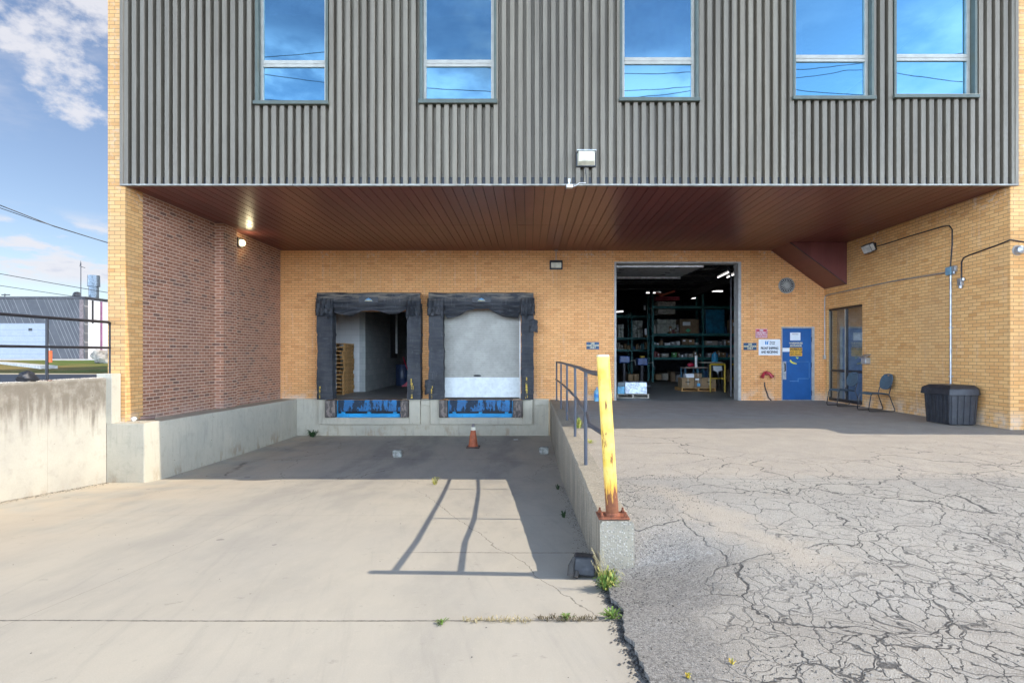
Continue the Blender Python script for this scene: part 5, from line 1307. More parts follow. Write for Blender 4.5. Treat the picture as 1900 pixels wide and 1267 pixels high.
# dark drum and red jack behind, at the right of the open dock
Dr = 23.5; Xr = WX(747, Dr)
t = thing('drum', 'dark blue drum standing deep inside the open dock', 'drum', (Xr, Dr, FZ))
MB().lathe([(.28, .002), (.29, .02), (.28, .25), (.29, .27), (.28, .29), (.28, .85), (.29, .87)], (Xr, Dr, FZ), 24).build('body', simple('drum_blue', (.02, .035, .08), .4), t)
MB().lathe([(.27, .871), (.27, .885)], (Xr, Dr, FZ), 24).build('lid', M['steel_dk'], t)
mb = MB(); Xj = WX(757, 22.5); mb.prism([(Xj - .25, FZ + .01), (Xj + .5, FZ + .01), (Xj + .5, FZ + .45), (Xj + .1, FZ + .3)], 'y', 22.4, 22.6)
mb.tube([(Xj + .1, 22.5, FZ + .35), (Xj - .2, 22.5, FZ + 1.2)], .02, 8)
solo('pallet_jack', mb, simple('jack_red', (.40, .012, .04), .4), 'red pallet jack beside the dark drum inside the open dock', 'pallet jack')

# ---- pallet of wrapped boxes just inside the overhead door
Dp = DGD(739); xa, xb2 = WX(1145, Dp), WX(1205, Dp)
q = make_pallet('pale wooden pallet under the silver wrapped load by the left jamb', woodg, xb2 - xa, .9, None); q.location = ((xa + xb2) / 2, Dp + .47, .005)
wrap = simple('silver_wrap', (.45, .50, .56), .25, .3, .3, 9, (.75, .8, .85), .5, .5, 25); wrapd = simple('dark_wrap', (.05, .07, .08), .3, .3, .3, 9)
mb = MB(); mb.grid(lambda u, v: (0, 0, 0), 1, 1); mb = MB()
W_ = xb2 - xa
t = thing('wrapped_load', 'silver plastic wrapped load of boxes on the pallet by the left jamb', 'wrapped load', ((xa + xb2) / 2, Dp + .47, .133))
mb.box(xa + .25, xb2 - .06, Dp + .05, Dp + .85, .134, .50); mb.build('wrapped_boxes', wrap, t, bevel=.02)
MB().box(xa + .02, xa + .245, Dp + .06, Dp + .8, .134, .36).build('lower_box', simple('blue_carton', (.10, .33, .50), .5, 0, .3, 12), t, bevel=.01)
MB().box(xa + .02, xa + .245, Dp + .06, Dp + .8, .362, .50).build('upper_box', wrapd, t, bevel=.01)
# ---- pallet of cardboard boxes
Dk = DGD(726.5); xa, xb2 = WX(1266, Dk), WX(1328, Dk); cbA = cardboard('carton_brown', (.26, .17, .09)); cbB = cardboard('carton_dark', (.20, .135, .08)); cbC = cardboard('carton_pale', (.34, .31, .26))
q = make_pallet('wooden pallet under the open brown cartons beyond the overhead door', wood, 1.25, 1.0, None); q.location = ((xa + xb2) / 2, Dk + .52, .005)
def carton(name, lab, x0, x1, y0, y1, z0, z1, mat, cat='carton', group=None, tape=True, flaps=False):
    t = thing(name, lab, cat, ((x0 + x1) / 2, (y0 + y1) / 2, z0), group=group)
    MB().box(x0, x1, y0, y1, z0, z1).build('box', mat, t, bevel=.006)
    if tape: MB().box((x0 + x1) / 2 - .02, (x0 + x1) / 2 + .02, y0 - .002, y0 - .0005, z0 + (z1 - z0) * .3, z1 - .003).build('tape', cbC, t)
    return t
w3 = (xb2 - xa)
t = carton('carton', 'brown carton at the left of the open pallet load', xa, xa + w3 * .36, Dk + .03, Dk + .6, .135, .50, cbA)
MB().box(xa + .12, xa + .30, Dk + .026, Dk + .0275, .33, .36).build('print_mark', M['black'], t)
t = carton('carton', 'dark brown carton with a blue label in the middle of the open pallet load', xa + w3 * .37, xa + w3 * .58, Dk + .0, Dk + .5, .135, .50, cbB)
MB().box(xa + w3 * .44, xa + w3 * .53, Dk - .004, Dk - .0025, .2, .30).build('blue_label', simple('tag_blue', (.08, .35, .6), .5), t)
MB().box(xa + w3 * .39, xa + w3 * .50, Dk - .004, Dk - .0025, .42, .48).build('white_label', wht, t)
t = carton('carton', 'wide brown carton at the right of the open pallet load', xa + w3 * .59, xb2 + .02, Dk + .02, Dk + .6, .135, .50, cbA)
MB().box(xb2 - .32, xb2 - .12, Dk + .016, Dk + .0175, .33, .36).build('print_mark', M['black'], t)
carton('carton', 'white printed carton on top of the left brown carton', xa + .16, xa + .46, Dk + .1, Dk + .45, .503, .65, wht, tape=False)
carton('carton', 'small brown carton on top of the middle of the open pallet load', xa + .48, xa + .76, Dk + .15, Dk + .5, .503, .66, cbB)

# ---- green pallet racks
green = simple('rack_green', (.018, .13, .125), .5, .1, .2)
def rack(lab, D, ups, beams, depth=1.0, ztop=4.3):
    t = thing('pallet_rack', lab, 'rack', (ups[0], D, 0))
    for x in ups:
        for yy in (D, D + depth): MB().box(x - .045, x + .045, yy - .04, yy + .04, .004, ztop).build('upright', green, t)
        mb = MB()
        for k in range(5): mb.tube([(x, D + .04, .3 + k * .75), (x, D + depth - .04, .65 + k * .75)], .015, 6)
        mb.build('brace', green, t)
    for z in beams:
        for a, b in zip(ups, ups[1:]):
            MB().box(a + .046, b - .046, D - .03, D + .02, z - .06, z + .06).build('beam', green, t)
            MB().box(a + .046, b - .046, D + depth - .02, D + depth + .03, z - .06, z + .06).build('beam', green, t)
        MB().box(ups[0] + .05, ups[-1] - .05, D + .025, D + depth - .03, z + .0, z + .03).build('deck', M['steel_dk'], t)
    return t
DR_ = 27.5
bz = [WZ(y, DR_) for y in (665, 642.5, 621, 570)]
u0 = WX(1211, DR_); u1 = WX(1304, DR_); rack('near green pallet rack crowded with cartons facing the overhead door', DR_, [u0, u1, u1 + (u1 - u0), u1 + 2 * (u1 - u0)], bz)
rack('farther green pallet rack at the left behind the overhead door opening', 30.5, [WX(1172, 30.5) - 2.8, WX(1172, 30.5), WX(1209, 30.5) + .1], [WZ(y, 30.5) for y in (650, 628, 587)], ztop=3.6)
shelfname = {0: 'lowest', 1: 'second', 2: 'third', 3: 'top'}
white = wht; lime = simple('carton_green', (.10, .30, .10), .7); grey = simple('carton_grey', (.28, .28, .28), .7); wrapg = simple('grey_wrap_load', (.30, .31, .26), .35, .1, .25, 8, (.5, .5, .45), .4, .4, 20); bluep = simple('blue_wrap_load', (.01, .13, .22), .35, .1, .3, 6)
def S(px, py): return px, py
goods = [ # px0, px1, ytop, beam index (or base z), material, words
 (1219, 1238, 601, 2, wrapg, 'grey film wrapped load, left on the third shelf'), (1262, 1297, 592, 2, cbB, 'stack of brown cartons with a green tag on the third shelf'),
 (1310, 1345, 574, 2, bluep, 'tall blue wrapped load on the third shelf right bay'), (1357, 1380, 593, 2, cbB, 'brown carton stack at the far right of the third shelf'),
 (1235, 1244, 637, 1, white, 'small white carton on the second shelf'), (1245, 1254.5, 634, 1, grey, 'grey green carton on the second shelf'), (1256, 1262, 633, 1, white, 'narrow carton with white labels on the second shelf'),
 (1266, 1277, 628, 1, cbB, 'tall brown carton on the second shelf'), (1277.5, 1289, 629, 1, cbA, 'brown carton right of the tall one on the second shelf'), (1290, 1297, 636, 1, grey, 'low grey carton ending the second shelf bay'),
 (1309, 1332, 632, 1, cbC, 'long pale carton on the second shelf right bay'), (1336, 1341, 633, 1, grey, 'small grey carton right of the long pale one'), (1349, 1358, 631, 1, cbA, 'brown carton near the right jamb on the second shelf'),
 (1228, 1241, 656, 0, cbC, 'pale labelled carton on the lowest shelf'), (1229, 1234, 650, -1, grey, ''), (1248, 1256, 654, 0, lime, 'green carton on the lowest shelf'), (1264, 1268, 658, 0, white, 'tiny white carton on the lowest shelf'),
 (1271, 1276, 656, 0, grey, 'small grey carton between white cartons on the lowest shelf'), (1278, 1286.5, 656, 0, cbC, 'cream carton on the lowest shelf'), (1288.5, 1294, 652, 0, cbB, 'dark brown carton stack on the lowest shelf'),
 (1313, 1319, 655, 0, grey, 'grey carton on the lowest shelf right bay'), (1340, 1347, 654, 0, cbA, 'brown carton on the lowest shelf right bay')]
for px0, px1, yt, bi, mat, lab in goods:
    if bi < 0: continue
    z0 = bz[bi] + .062; z1 = max(WZ(yt, DR_), z0 + .12)
    mid_ = mat in (wrapg, bluep) or 'stack of' in lab
    x0, x1 = WX(px0, DR_), WX(px1, DR_)
    t = thing('wrapped_load' if mat in (wrapg, bluep) else 'carton', lab + ' of the near rack', 'wrapped load' if mat in (wrapg, bluep) else 'carton', ((x0 + x1) / 2, DR_ + .3, z0))
    MB().box(x0, x1, DR_ + .03, DR_ + .03 + min(.85, max(.3, x1 - x0)), z0, z1).build('box', mat, t, bevel=.012)
    if mat not in (bluep, wrapg):
        a = x0 + (x1 - x0) * .15; b = x0 + (x1 - x0) * .55; MB().box(a, b, DR_ + .026, DR_ + .0285, z1 - (z1 - z0) * .45, z1 - (z1 - z0) * .2).build('paper_label', white, t)
# crowded small goods filling the shelves
fill_m = [cbA, cbB, cbC, grey, simple('crate_blue', (.03, .09, .20), .5), simple('crate_teal', (.04, .16, .17), .5), simple('carton_maroon', (.16, .04, .04), .7)]
taken = {0: [], 1: [], 2: []}
for px0, px1, yt, bi, mat, lab in goods: taken.setdefault(bi, []).append((px0, px1))
rf = random.Random(5)
ORD = ['first', 'second', 'third', 'fourth', 'fifth', 'sixth', 'seventh', 'eighth', 'ninth', 'tenth', 'eleventh', 'twelfth', 'thirteenth', 'fourteenth', 'fifteenth', 'sixteenth']
for bi, names in ((0, 'lowest'), (1, 'second'), (2, 'third')):
    px = 1214.0; cnt = 0
    while px < 1374:
        wd = rf.uniform(2.2, 6.5)
        if not any(a - .8 < px + wd and px < b + .8 for a, b in taken[bi]) and not (1302 < px + wd and px < 1306.5):
            x0, x1 = WX(px, DR_), WX(px + wd, DR_); z0 = bz[bi] + .062; hh = rf.uniform(.10, .34) * (1.3 if bi == 2 else 1)
            mt = rf.choice(fill_m); cnt += 1
            o = solo('small_box', MB().box(x0, x1 - .01, DR_ + .05, DR_ + .35, z0, z0 + hh), mt, '%s small filler box from the left on the %s shelf of the near rack' % (ORD[cnt - 1], names), 'box', group='small boxes on the %s shelf of the near rack' % names, bevel=.008)
            if rf.random() < .5: MB().box(x0 + (x1 - x0) * .2, x0 + (x1 - x0) * .7, DR_ + .046, DR_ + .0485, z0 + hh * .35, z0 + hh * .7).build('paper_label', white, o)
        px += wd + rf.uniform(.2, 1.2)
px = 1146.0
for bi, zy in ((0, 650), (1, 628)):
    px = 1146.0; cnt = 0
    while px < 1205:
        wd = rf.uniform(3, 7); z0 = WZ(zy, 30.5) + .062; hh = rf.uniform(.15, .45)
        if bi == 0 or not (1144 < px < 1194):
            cnt += 1; solo('small_box', MB().box(WX(px, 30.5), WX(px + wd, 30.5), 30.55, 30.9, z0, z0 + hh), rf.choice(fill_m), '%s small box from the left on the %s of the farther rack' % (ORD[cnt - 1], ('lower shelf', 'middle shelf')[bi]), 'box', group='small boxes on the %s of the farther rack' % ('lower shelf', 'middle shelf')[bi], bevel=.008)
        px += wd + rf.uniform(.5, 2)
for px, hh, mt in ((1245, .5, cbB), (1256, .35, grey), (1308, .55, fill_m[4]), (1350, .6, cbB)):
    solo('floor_crate', MB().box(WX(px, DR_), WX(px + 9, DR_), DR_ + .1, DR_ + .8, .006, hh), mt, {1245: 'dark brown crate on the floor under the middle of the near rack', 1256: 'low grey crate on the floor behind the open cartons', 1308: 'dark blue crate on the floor behind the work table', 1350: 'brown crate on the floor behind the yellow barriers'}[px], 'crate', bevel=.01)
# loads with own shape
def stacked(px0, px1, y0, yt, lab, mat, rows_, cols_, D=DR_):
    x0, x1, z0, z1 = WX(px0, D), WX(px1, D), WZ(y0, D), WZ(yt, D)
    t = thing('wrapped_load', lab, 'wrapped load', ((x0 + x1) / 2, D + .4, z0))
    for r_ in range(rows_):
        mb = MB()
        for c in range(cols_):
            a = x0 + (x1 - x0) * c / cols_ + .006 + random.uniform(0, .02); b = x0 + (x1 - x0) * (c + 1) / cols_ - .006
            mb.box(a, b, D + .04 + random.uniform(0, .04), D + .85, z0 + (z1 - z0) * r_ / rows_ + .004, z0 + (z1 - z0) * (r_ + 1) / rows_ - .004)
        mb.build('layer', mat, t, bevel=.01)
stacked(1220, 1254, 571, 1e9 if False else 559, 'flat load lying on the top beam of the near rack', woodg, 1, 2)
stacked(1220, 1255, 616, 592, 'grey wrapped carton stack with a white label, left bay of the near rack', wrapg, 3, 2, DR_ + .06)
stacked(1221, 1254, 583, 573, 'pale carton pair just under the top beam of the near rack', cbC, 1, 2)
stacked(1217, 1262, 557, 550, 'red carton pile on the very top of the near rack', simple('carton_red', (.35, .03, .05), .6), 2, 3)
mb = MB(); c0 = Vector((WX(1236, DR_), DR_ + .3, WZ(546, DR_))); Mx = Matrix.Translation(c0) @ Matrix.Rotation(R(-18), 4, 'Y')
mb.box(-.25, .5, -.15, .15, -.03, .07, Mx); Mx2 = Matrix.Translation(c0 + Vector((-.1, 0, .05))) @ Matrix.Rotation(R(14), 4, 'Y'); mb.box(-.3, .12, .16, .3, -.06, .06, Mx2)
solo('loose_cartons', mb, simple('carton_orange', (.50, .10, .05), .6), 'two tilted orange cartons on top of the red pile', 'carton')
stacked(1174, 1193, 627, 594, 'grey wrapped stack on the farther rack', wrapg, 4, 2, 30.5); stacked(1146, 1158, 628, 602, 'grey green wrapped stack at the far left on the farther rack', wrapg, 3, 2, 30.5)
stacked(1217, 1228, 705, 694, 'labelled brown carton on the floor below the near rack', cbA, 1, 1); stacked(1229.5, 1241, 705, 693, 'second labelled carton on the floor below the near rack', cbC, 1, 1)
tagm = simple('tag_green', (.08, .42, .22), .5)
mb = MB(); x_, z_ = WX(1277, DR_), WZ(613, DR_); mb.prism([(x_ - .13, z_), (x_, z_ - .1), (x_ + .13, z_), (x_, z_ + .1)], 'y', DR_ + .018, DR_ + .024); solo('hazard_tag', mb, tagm, 'green diamond hazard tag on the brown cartons of the third shelf', 'tag')
# ---- work area to the right: yellow barrier frames, table, bottle
yel = simple('barrier_yellow', (.42, .28, .02), .5, 0, .15, dirt=(.2, .12, .03), dirt_amt=.3)
Dy = DGD(728)
def barrier(lab, x0, x1, D, zt):
    t = thing('barrier', lab, 'barrier', ((x0 + x1) / 2, D, .004), group='yellow pipe barriers inside the warehouse')
    for x in (x0, x1): MB().tube([(x, D, .004), (x, D, zt)], .028, 10).build('post', yel, t)
    MB().tube([(x0, D, zt), (x1, D, zt)], .028, 10).build('top_rail', yel, t); MB().tube([(x0, D, zt * .5), (x1, D, zt * .5)], .02, 10).build('middle_rail', yel, t)
barrier('yellow pipe barrier in front of the blue water bottle', WX(1318, Dy), WX(1345, Dy), Dy, WZ(676, Dy)); barrier('yellow pipe barrier half hidden by the right door jamb', WX(1357, Dy), WX(1375, Dy) + .5, Dy, WZ(676, Dy))
Dt = 23.0
t = thing('work_table', 'blue legged work table behind the open cartons', 'table', (WX(1293, Dt), Dt, 0)); blt = simple('table_blue', (.05, .14, .22), .5)
for x in (WX(1271.5, Dt), WX(1294.5, Dt), WX(1314, Dt)):
    for yy in (Dt, Dt + .6): MB().box(x - .03, x + .03, yy - .03, yy + .03, .004, WZ(683, Dt)).build('leg', blt, t)
MB().box(WX(1270, Dt), WX(1315, Dt), Dt - .05, Dt + .65, WZ(683, Dt) + .001, WZ(682, Dt) + .02).build('tabletop', simple('table_top', (.35, .26, .2), .6), t)
zt_ = WZ(682, Dt) + .022
MB_ = MB().lathe([(.06, 0), (.06, .48)], (WX(1293, Dt), Dt + .1, zt_), 18); solo('steel_tube', MB_, simple('bright_tube', (.75, .74, .72), .3, .3), 'bright upright roll standing on the blue legged table', 'roll')
mb = MB(); mb.blob((WX(1283, Dt), Dt + .15, zt_ + .09), (.13, .1, .09), 3, 2, .5, 2, flat=-.95); solo('red_bag', mb, simple('bag_red', (.5, .02, .06), .5), 'crumpled red bag on the blue legged table', 'bag', smooth=True)
Dj = 22.0; t = thing('table', 'small table with a dark frame under the blue water bottle', 'table', (WX(1331, Dj), Dj + .3, 0)); zj = WZ(672, Dj)
for x in (WX(1322, Dj), WX(1341, Dj)):
    for yy in (Dj + .1, Dj + .5): MB().box(x - .02, x + .02, yy - .02, yy + .02, .004, zj - .03).build('leg', M['steel_dk'], t)
MB().box(WX(1305, Dj), WX(1342, Dj), Dj + .05, Dj + .6, zj - .03, zj).build('tabletop', simple('pale_top', (.4, .36, .28), .6), t)
t = thing('water_jug', 'blue water cooler jug on the small table inside the warehouse', 'jug', (WX(1331, Dj), Dj + .3, zj + .002))
MB().lathe([(.12, .002), (.13, .02), (.13, .2), (.115, .21), (.13, .22), (.13, .30), (.05, .36), (.04, .40)], (WX(1331, Dj), Dj + .3, zj), 20).build('body', simple('jug_blue', (.03, .20, .34), .15), t)
mb = MB(); xx = WX(1331, Dj); z_ = WZ(679, Dj); mb.add([(xx - .17, Dj - .01, z_), (xx + .17, Dj - .01, z_), (xx + .17, Dj - .01, z_ - .17), (xx + .04, Dj - .01, z_ - .2), (xx + .02, Dj - .01, z_ - .34), (xx - .03, Dj - .01, z_ - .22), (xx - .15, Dj - .01, z_ - .17)], [tuple(range(7))]); mb.add([(v.x, v.y + .01, v.z) for v in mb.v[:7]], [tuple(range(7))])
solo('white_cloth', mb, wht, 'ragged white cloth hanging under the blue water jug', 'cloth')
# dark machines at the left of the opening
blu = simple('machine_blue', (.02, .06, .20), .4)
Dm = 23.5
for i, (px, py, lab) in enumerate(((1191, 672, 'blue machine with a yellow cap left of the near rack'), (1158, 668, 'dark blue machine at the far left inside the warehouse'))):
    x = WX(px, Dm); z = WZ(py, Dm)
    t = thing('machine', lab, 'machine', (x, Dm, 0))
    MB().box(x - .22, x + .22, Dm - .2, Dm + .3, z - .12, z + .18).build('head', blu, t, bevel=.04)
    MB().tube([(x, Dm, .02), (x, Dm, z - .12)], .07, 12).build('column', M['steel_dk'], t); MB().box(x - .3, x + .3, Dm - .3, Dm + .3, .004, .10).build('base', M['steel_dk'], t, bevel=.02)
    MB().tube([(x + .2, Dm - .2, z - .05), (x + .40, Dm - .22, z + .0), (x + .45, Dm - .22, z - .2)], .02, 8).build('arm', M['galv'], t)
    if i == 0: MB().box(x - .09, x + .10, Dm - .12, Dm + .1, z + .181, z + .27).build('cap', yel, t, bevel=.03)
for (x0, x1, y0, y1, D, lab) in ((1166, 1186, 708, 694, 24.5, 'dark yellow carton on the floor left of the near rack'), ):
    stacked(x0, x1, y0, y1, lab, cbA, 1, 2, D)
# fluorescent lights
tube_m = emit('fluorescent', (1, .97, .95), 1.3)
for (px0, py0, px1, py1, D0_, D1_, lab) in ((1332, 515, 1353, 505, 26, 22.5, 'near pair-mounted fluorescent strip by the right door jamb'), (1349, 515, 1364, 508.5, 26, 22.8, 'fluorescent strip half hidden behind the right door jamb'), (1315, 540.5, 1341, 540.5, 33, 33, 'bright fluorescent strip over the right rack bay'),
                                            (1212, 543.5, 1226, 543.5, 34, 34, 'fluorescent strip left of the orange cartons'), (1199, 543.5, 1205, 543.5, 34, 34, 'short fluorescent strip far back at the left'), (1278, 554, 1292, 553, 36, 36, 'farthest fluorescent strip above the near rack'),
                                            (1142, 579, 1156, 578, 30, 33, 'low fluorescent strip at the left edge of the opening')):
    a = Vector((WX(px0, D0_), D0_, WZ(py0, D0_))); b = Vector((WX(px1, D1_), D1_, WZ(py1, D1_)))
    t = thing('strip_light', lab, 'strip light', tuple((a + b) / 2), group='fluorescent strip lights inside the warehouse')
    MB().tube([a, b], .022, 8).build('tube', tube_m, t); MB().tube([a + Vector((0, 0, .075)), b + Vector((0, 0, .075))], .04, 4).build('housing', M['white'], t)
# white labels hanging on the racks at left
for k, (px, py, hh) in enumerate(((1198, 613, .22), (1196, 569, .16))):
    x_, z_ = WX(px, 27.3), WZ(py, 27.3); solo('rack_tag', MB().box(x_ - .05, x_ + .05, 27.28, 27.29, z_ - hh, z_ + hh * .4), wht, ('white tag on the rack end at mid height', 'white tag high on the rack end')[k], 'tag')

# ================================================================== beyond the left railing
DN = 51.0
NB = thing('low_building', 'low building with dark diagonal cladding and a pale garage door across the lawn', 'building', (-55, DN, .9))
def diag_mat():
    m, nt, out = new_mat('diagonal_cladding')
    x, y, z = nt.xyz(nt.pos()); a = nt.math('ADD', nt.math('MULTIPLY', x, 1.0), nt.math('MULTIPLY', z, .42))
    k = nt.math('FRACT', nt.math('MULTIPLY', a, 2.9)); id_ = nt.node('ShaderNodeTexWhiteNoise', {'W': nt.math('FLOOR', nt.math('MULTIPLY', a, 2.9))}, noise_dimensions='1D').outputs[0]
    ln = nt.math('MULTIPLY', nt.ramp(k, .0, .18, 1, 0), nt.ramp(nt.math('MULTIPLY', id_, nt.noise(nt.pos(), .5, 3)), .15, .4))
    cc = nt.mix(nt.noise(nt.pos(), 1.2, 5), (.055, .056, .062), (.12, .12, .125)); cc = nt.mix(nt.math('MULTIPLY', ln, .8), cc, (.34, .32, .30))
    principled(nt, out, cc, .8); return m
xc = WX(157, DN)
zt_ = WZ(554, DN)
MB().box(-95, xc, DN, DN + .4, .7, zt_).build('front_wall', diag_mat(), NB)
MB().box(xc - .4, xc + .01, DN + .401, DN + 40, .7, zt_ - .05).build('side_wall', simple('white_render', (.50, .49, .49), .8, 0, .06), NB)
MB().box(-95, xc + .12, DN - .12, DN + 40, zt_, zt_ + .18).build('roof', M['steel_dk'], NB)
MB().box(xc - .45, xc - .1, DN - .03, DN - .002, .7, zt_ - .1).build('corner_board', simple('corner_brown', (.20, .15, .14), .7), NB)
gd = MB().prism([(WX(-30, DN), .72), (WX(97, DN), .72), (WX(84, DN), WZ(600, DN)), (WX(-30, DN), WZ(600, DN))], 'y', DN - .06, DN - .005).build('garage_door', lap_mat('garage_white', (.30, .33, .37), (.27, .30, .34), .55, .04, dirt=(.4, .42, .45)), NB)
MB().box(WX(54, DN), WX(61, DN), DN - .08, DN - .061, WZ(614, DN), WZ(609, DN)).build('vent', M['black'], gd)
for px, mt, wd in ((172, M['black'], .06), (188, simple('downpipe_purple', (.22, .08, .16), .6), .08)):
    yy = F * (xc + .05) / (px - VX)
    MB().box(xc + .011, xc + .10, yy - wd, yy + wd, (.8 if px == 188 else WZ(600, yy)), zt_ - .1).build('downpipe', mt, NB)
Dk_ = DN + 4; xs = WX(174, Dk_)
st = MB().lathe([(.42, 0), (.42, 1.35), (.38, 1.36), (.38, 1.40), (.52, 1.42), (.50, 2.5), (.0, 2.52)], (xs, Dk_, zt_ + .15), 24)
solo('exhaust_stack', st, simple('stack_steel', (.10, .12, .14), .35, .6, .2), 'round steel exhaust stack on the roof of the low building', 'exhaust stack')
solo('roof_unit', MB().blob((WX(160, Dk_) - .1, Dk_ - 1, zt_ + .55), (.42, .3, .38), 6, 2, .3), M['steel_dk'], 'dark round roof unit left of the steel exhaust stack', 'roof unit', smooth=True)
mb = MB(); xa_ = WX(150, DN + 1); mb.tube([(xa_, DN + 1, zt_ + .1), (xa_, DN + 1, WZ(487, DN + 1))], .035, 6); mb.tube([(xa_, DN + 1, WZ(495, DN + 1)), (xa_ + .4, DN + 1, WZ(497, DN + 1))], .025, 5); mb.tube([(xa_ - .1, DN + 1, WZ(495, DN + 1)), (xa_, DN + 1, WZ(484, DN + 1))], .02, 5)
solo('antenna_mast', mb, M['steel_dk'], 'thin antenna mast standing on the roof of the low building', 'antenna')
mb = MB(); xa_ = WX(9, DN + 12); mb.tube([(xa_, DN + 12, zt_ - 1), (xa_, DN + 12, WZ(545, DN + 12))], .05, 6); mb.box(xa_ - .4, xa_ + .5, DN + 12, DN + 12.1, WZ(548, DN + 12), WZ(546, DN + 12))
solo('utility_pole', mb, M['steel_dk'], 'tiny utility pole top rising behind the low building', 'pole')
# overhead wires
def wire(lab, pts_, r):
    P3 = [Vector((WX(x, D), D, WZ(y, D))) for x, y, D in pts_]
    out_ = []
    for a, b in zip(P3, P3[1:]):
        for k in range(8): out_.append(a.lerp(b, k / 8))
    out_.append(P3[-1]); mb = MB(); mb.tube(out_, r, 6); return mb
w1 = wire('', ((-260, 300, 36), (0, 381, 38), (100, 420, 40), (198, 450, 42), (420, 500, 46)), .035); w1b = wire('', ((-260, 305, 36), (0, 386, 38), (60, 407, 39), (198, 450, 42), (420, 501, 46)), .028)
solo('overhead_cable', join(w1, w1b), M['black'], 'thick twisted overhead cable, highest of the three wires', 'cable', smooth=True)
solo('overhead_cable', wire('', ((-200, 480, 47), (0, 508, 49), (100, 526, 50), (200, 543, 51), (400, 565, 54)), .03), M['black'], 'thin overhead wire crossing the exhaust stack, middle of three', 'cable', smooth=True)
solo('overhead_cable', wire('', ((-200, 505, 44), (0, 530, 46), (150, 552, 48), (330, 575, 52)), .025), M['black'], 'thin overhead wire just above the dark roof, lowest of three', 'cable', smooth=True)
mb = MB(); mb.blob((WX(190, 27), 27.3, 1.15), (.65, .5, .42), 9, 4, .5, 1.4, flat=-.7)
solo('boulder', mb, simple('boulder_stone', (.30, .27, .23), .95, 0, .4, 3, (.06, .055, .05), .7, .9, 8), 'rough grey boulder on the grass beside the left pier', 'boulder', smooth=True)
kb = MB(); 
Mk = Matrix.Translation((-21.1, 23.2, .86)) @ Matrix.Rotation(math.atan2(9.5, -10.7), 4, 'Z'); kb.box(-7.1, 7.1, -.22, .22, 0, .13, Mk)
solo('concrete_kerb', kb, simple('kerb_concrete', (.5, .48, .44), .9), 'pale concrete kerb strip crossing the dry grass', 'kerb')
mb = MB(); xo, yo = WX(91, 30), 30; mb.tube([(xo, yo, .92), (xo, yo, 1.55)], .14, 12); solo('orange_marker', mb, simple('marker_orange', (.7, .15, .06), .6), 'small orange marker post behind the black railing', 'marker')

# ================================================================== weeds, gravel
for lb, yy, zz_, ph in (('highest sagging cable mirrored in the upstairs windows', -2.0, 12.6, .0), ('middle sagging cable mirrored in the upstairs windows', -2.3, 12.0, .35), ('lowest sagging cable mirrored in the upstairs windows', -1.8, 11.2, .7)):
    mb = MB(); mb.tube([(x, yy, zz_ + .9 * ((((x + 13 * ph + 60) % 26) - 13) / 13) ** 2 * 1.0 + .05 * math.sin(x)) for x in range(-60, 70, 1)], .013, 5, False)
    solo('overhead_cable', mb, M['black'], lb, 'cable', smooth=True)
leaf_g = simple('weed_green', (.12, .20, .03), .7, 0, .35, 30); leaf_y = simple('weed_yellow', (.34, .32, .07), .7, 0, .3, 30); leaf_d = simple('weed_dark', (.03, .07, .02), .7, 0, .3, 30); strawm = simple('straw', (.36, .29, .15), .8, 0, .2, 30)
def blades(mb, c, n, hmin, hmax, spread, w_, droop=.5, rs=None):
    r = rs or random
    for _ in range(n):
        a = r.uniform(0, 6.283); q = r.uniform(0, spread * .4); h_ = r.uniform(hmin, hmax)
        b = Vector(c) + Vector((math.cos(a) * q, math.sin(a) * q, 0)); out_ = Vector((math.cos(a), math.sin(a), 0)); sd_ = Vector((-out_.y, out_.x, 0)) * w_
        lean = r.uniform(.15, 1) * spread
        p = [b, b + out_ * lean * .35 + Vector((0, 0, h_ * .6)), b + out_ * lean * .8 + Vector((0, 0, h_ * (1 - droop * .1))), b + out_ * lean * 1.1 + Vector((0, 0, h_ * (1 - droop * .45)))]
        ww = [.6, 1, .7, .05]
        vs = []
        for i in range(4): vs += [p[i] - sd_ * ww[i], p[i] + sd_ * ww[i]]
        mb.add(vs, [(0, 1, 3, 2), (2, 3, 5, 4), (4, 5, 7, 6)])
    return mb
def weed(name, lab, c, n, h0, h1, sp, w_, mats=(leaf_g, leaf_y), stalks=0, cat='weed', group=None):
    t = thing(name, lab, cat, c, group=group)
    blades(MB(), c, n, h0, h1, sp, w_).build('leaves', mats[0], t, smooth=False, rec=False)
    if len(mats) > 1: blades(MB(), c, n // 2, h0, h1 * 1.1, sp, w_).build('pale_leaves', mats[1], t, smooth=False, rec=False)
    if stalks:
        mb = MB()
        for k in range(stalks):
            a = random.uniform(2.2, 4.0); h_ = random.uniform(1.3, 2.1) * h1; l = random.uniform(.3, .9) * sp * 1.6
            e = Vector(c) + Vector((math.cos(a) * l, math.sin(a) * l * .6, h_)); mb.tube([c, Vector(c).lerp(e, .55) + Vector((.01, 0, .02)), e], [.0022, .0016, .001], 5)
            for s in range(7):
                q = Vector(c).lerp(e, .6 + .06 * s); mb.tube([q, q + Vector((random.uniform(-.015, .015), random.uniform(-.01, .01), .014))], [.003, .0008], 4)
        mb.build('seed_stalk', strawm, t)
    return t
def onslab(px, py, D=5):
    for _ in range(12): D = F * (H - zslab(D)) / (py - VY)
    return (WX(px, D), D, zslab(D) + .002)
c = onslab(1127, 1094, 4.2); c = (c[0], c[1], c[2])
weed('weed_clump', 'bushy bright green weed with tall dry stalks at the wall end', c, 120, .04, .16, .10, .0065, (leaf_g, leaf_y), 7)
weed('weed_clump', 'low leafy green weed where the slab joint meets the asphalt edge', onslab(1136, 1146, 3.7), 45, .02, .05, .08, .006, (leaf_g,))
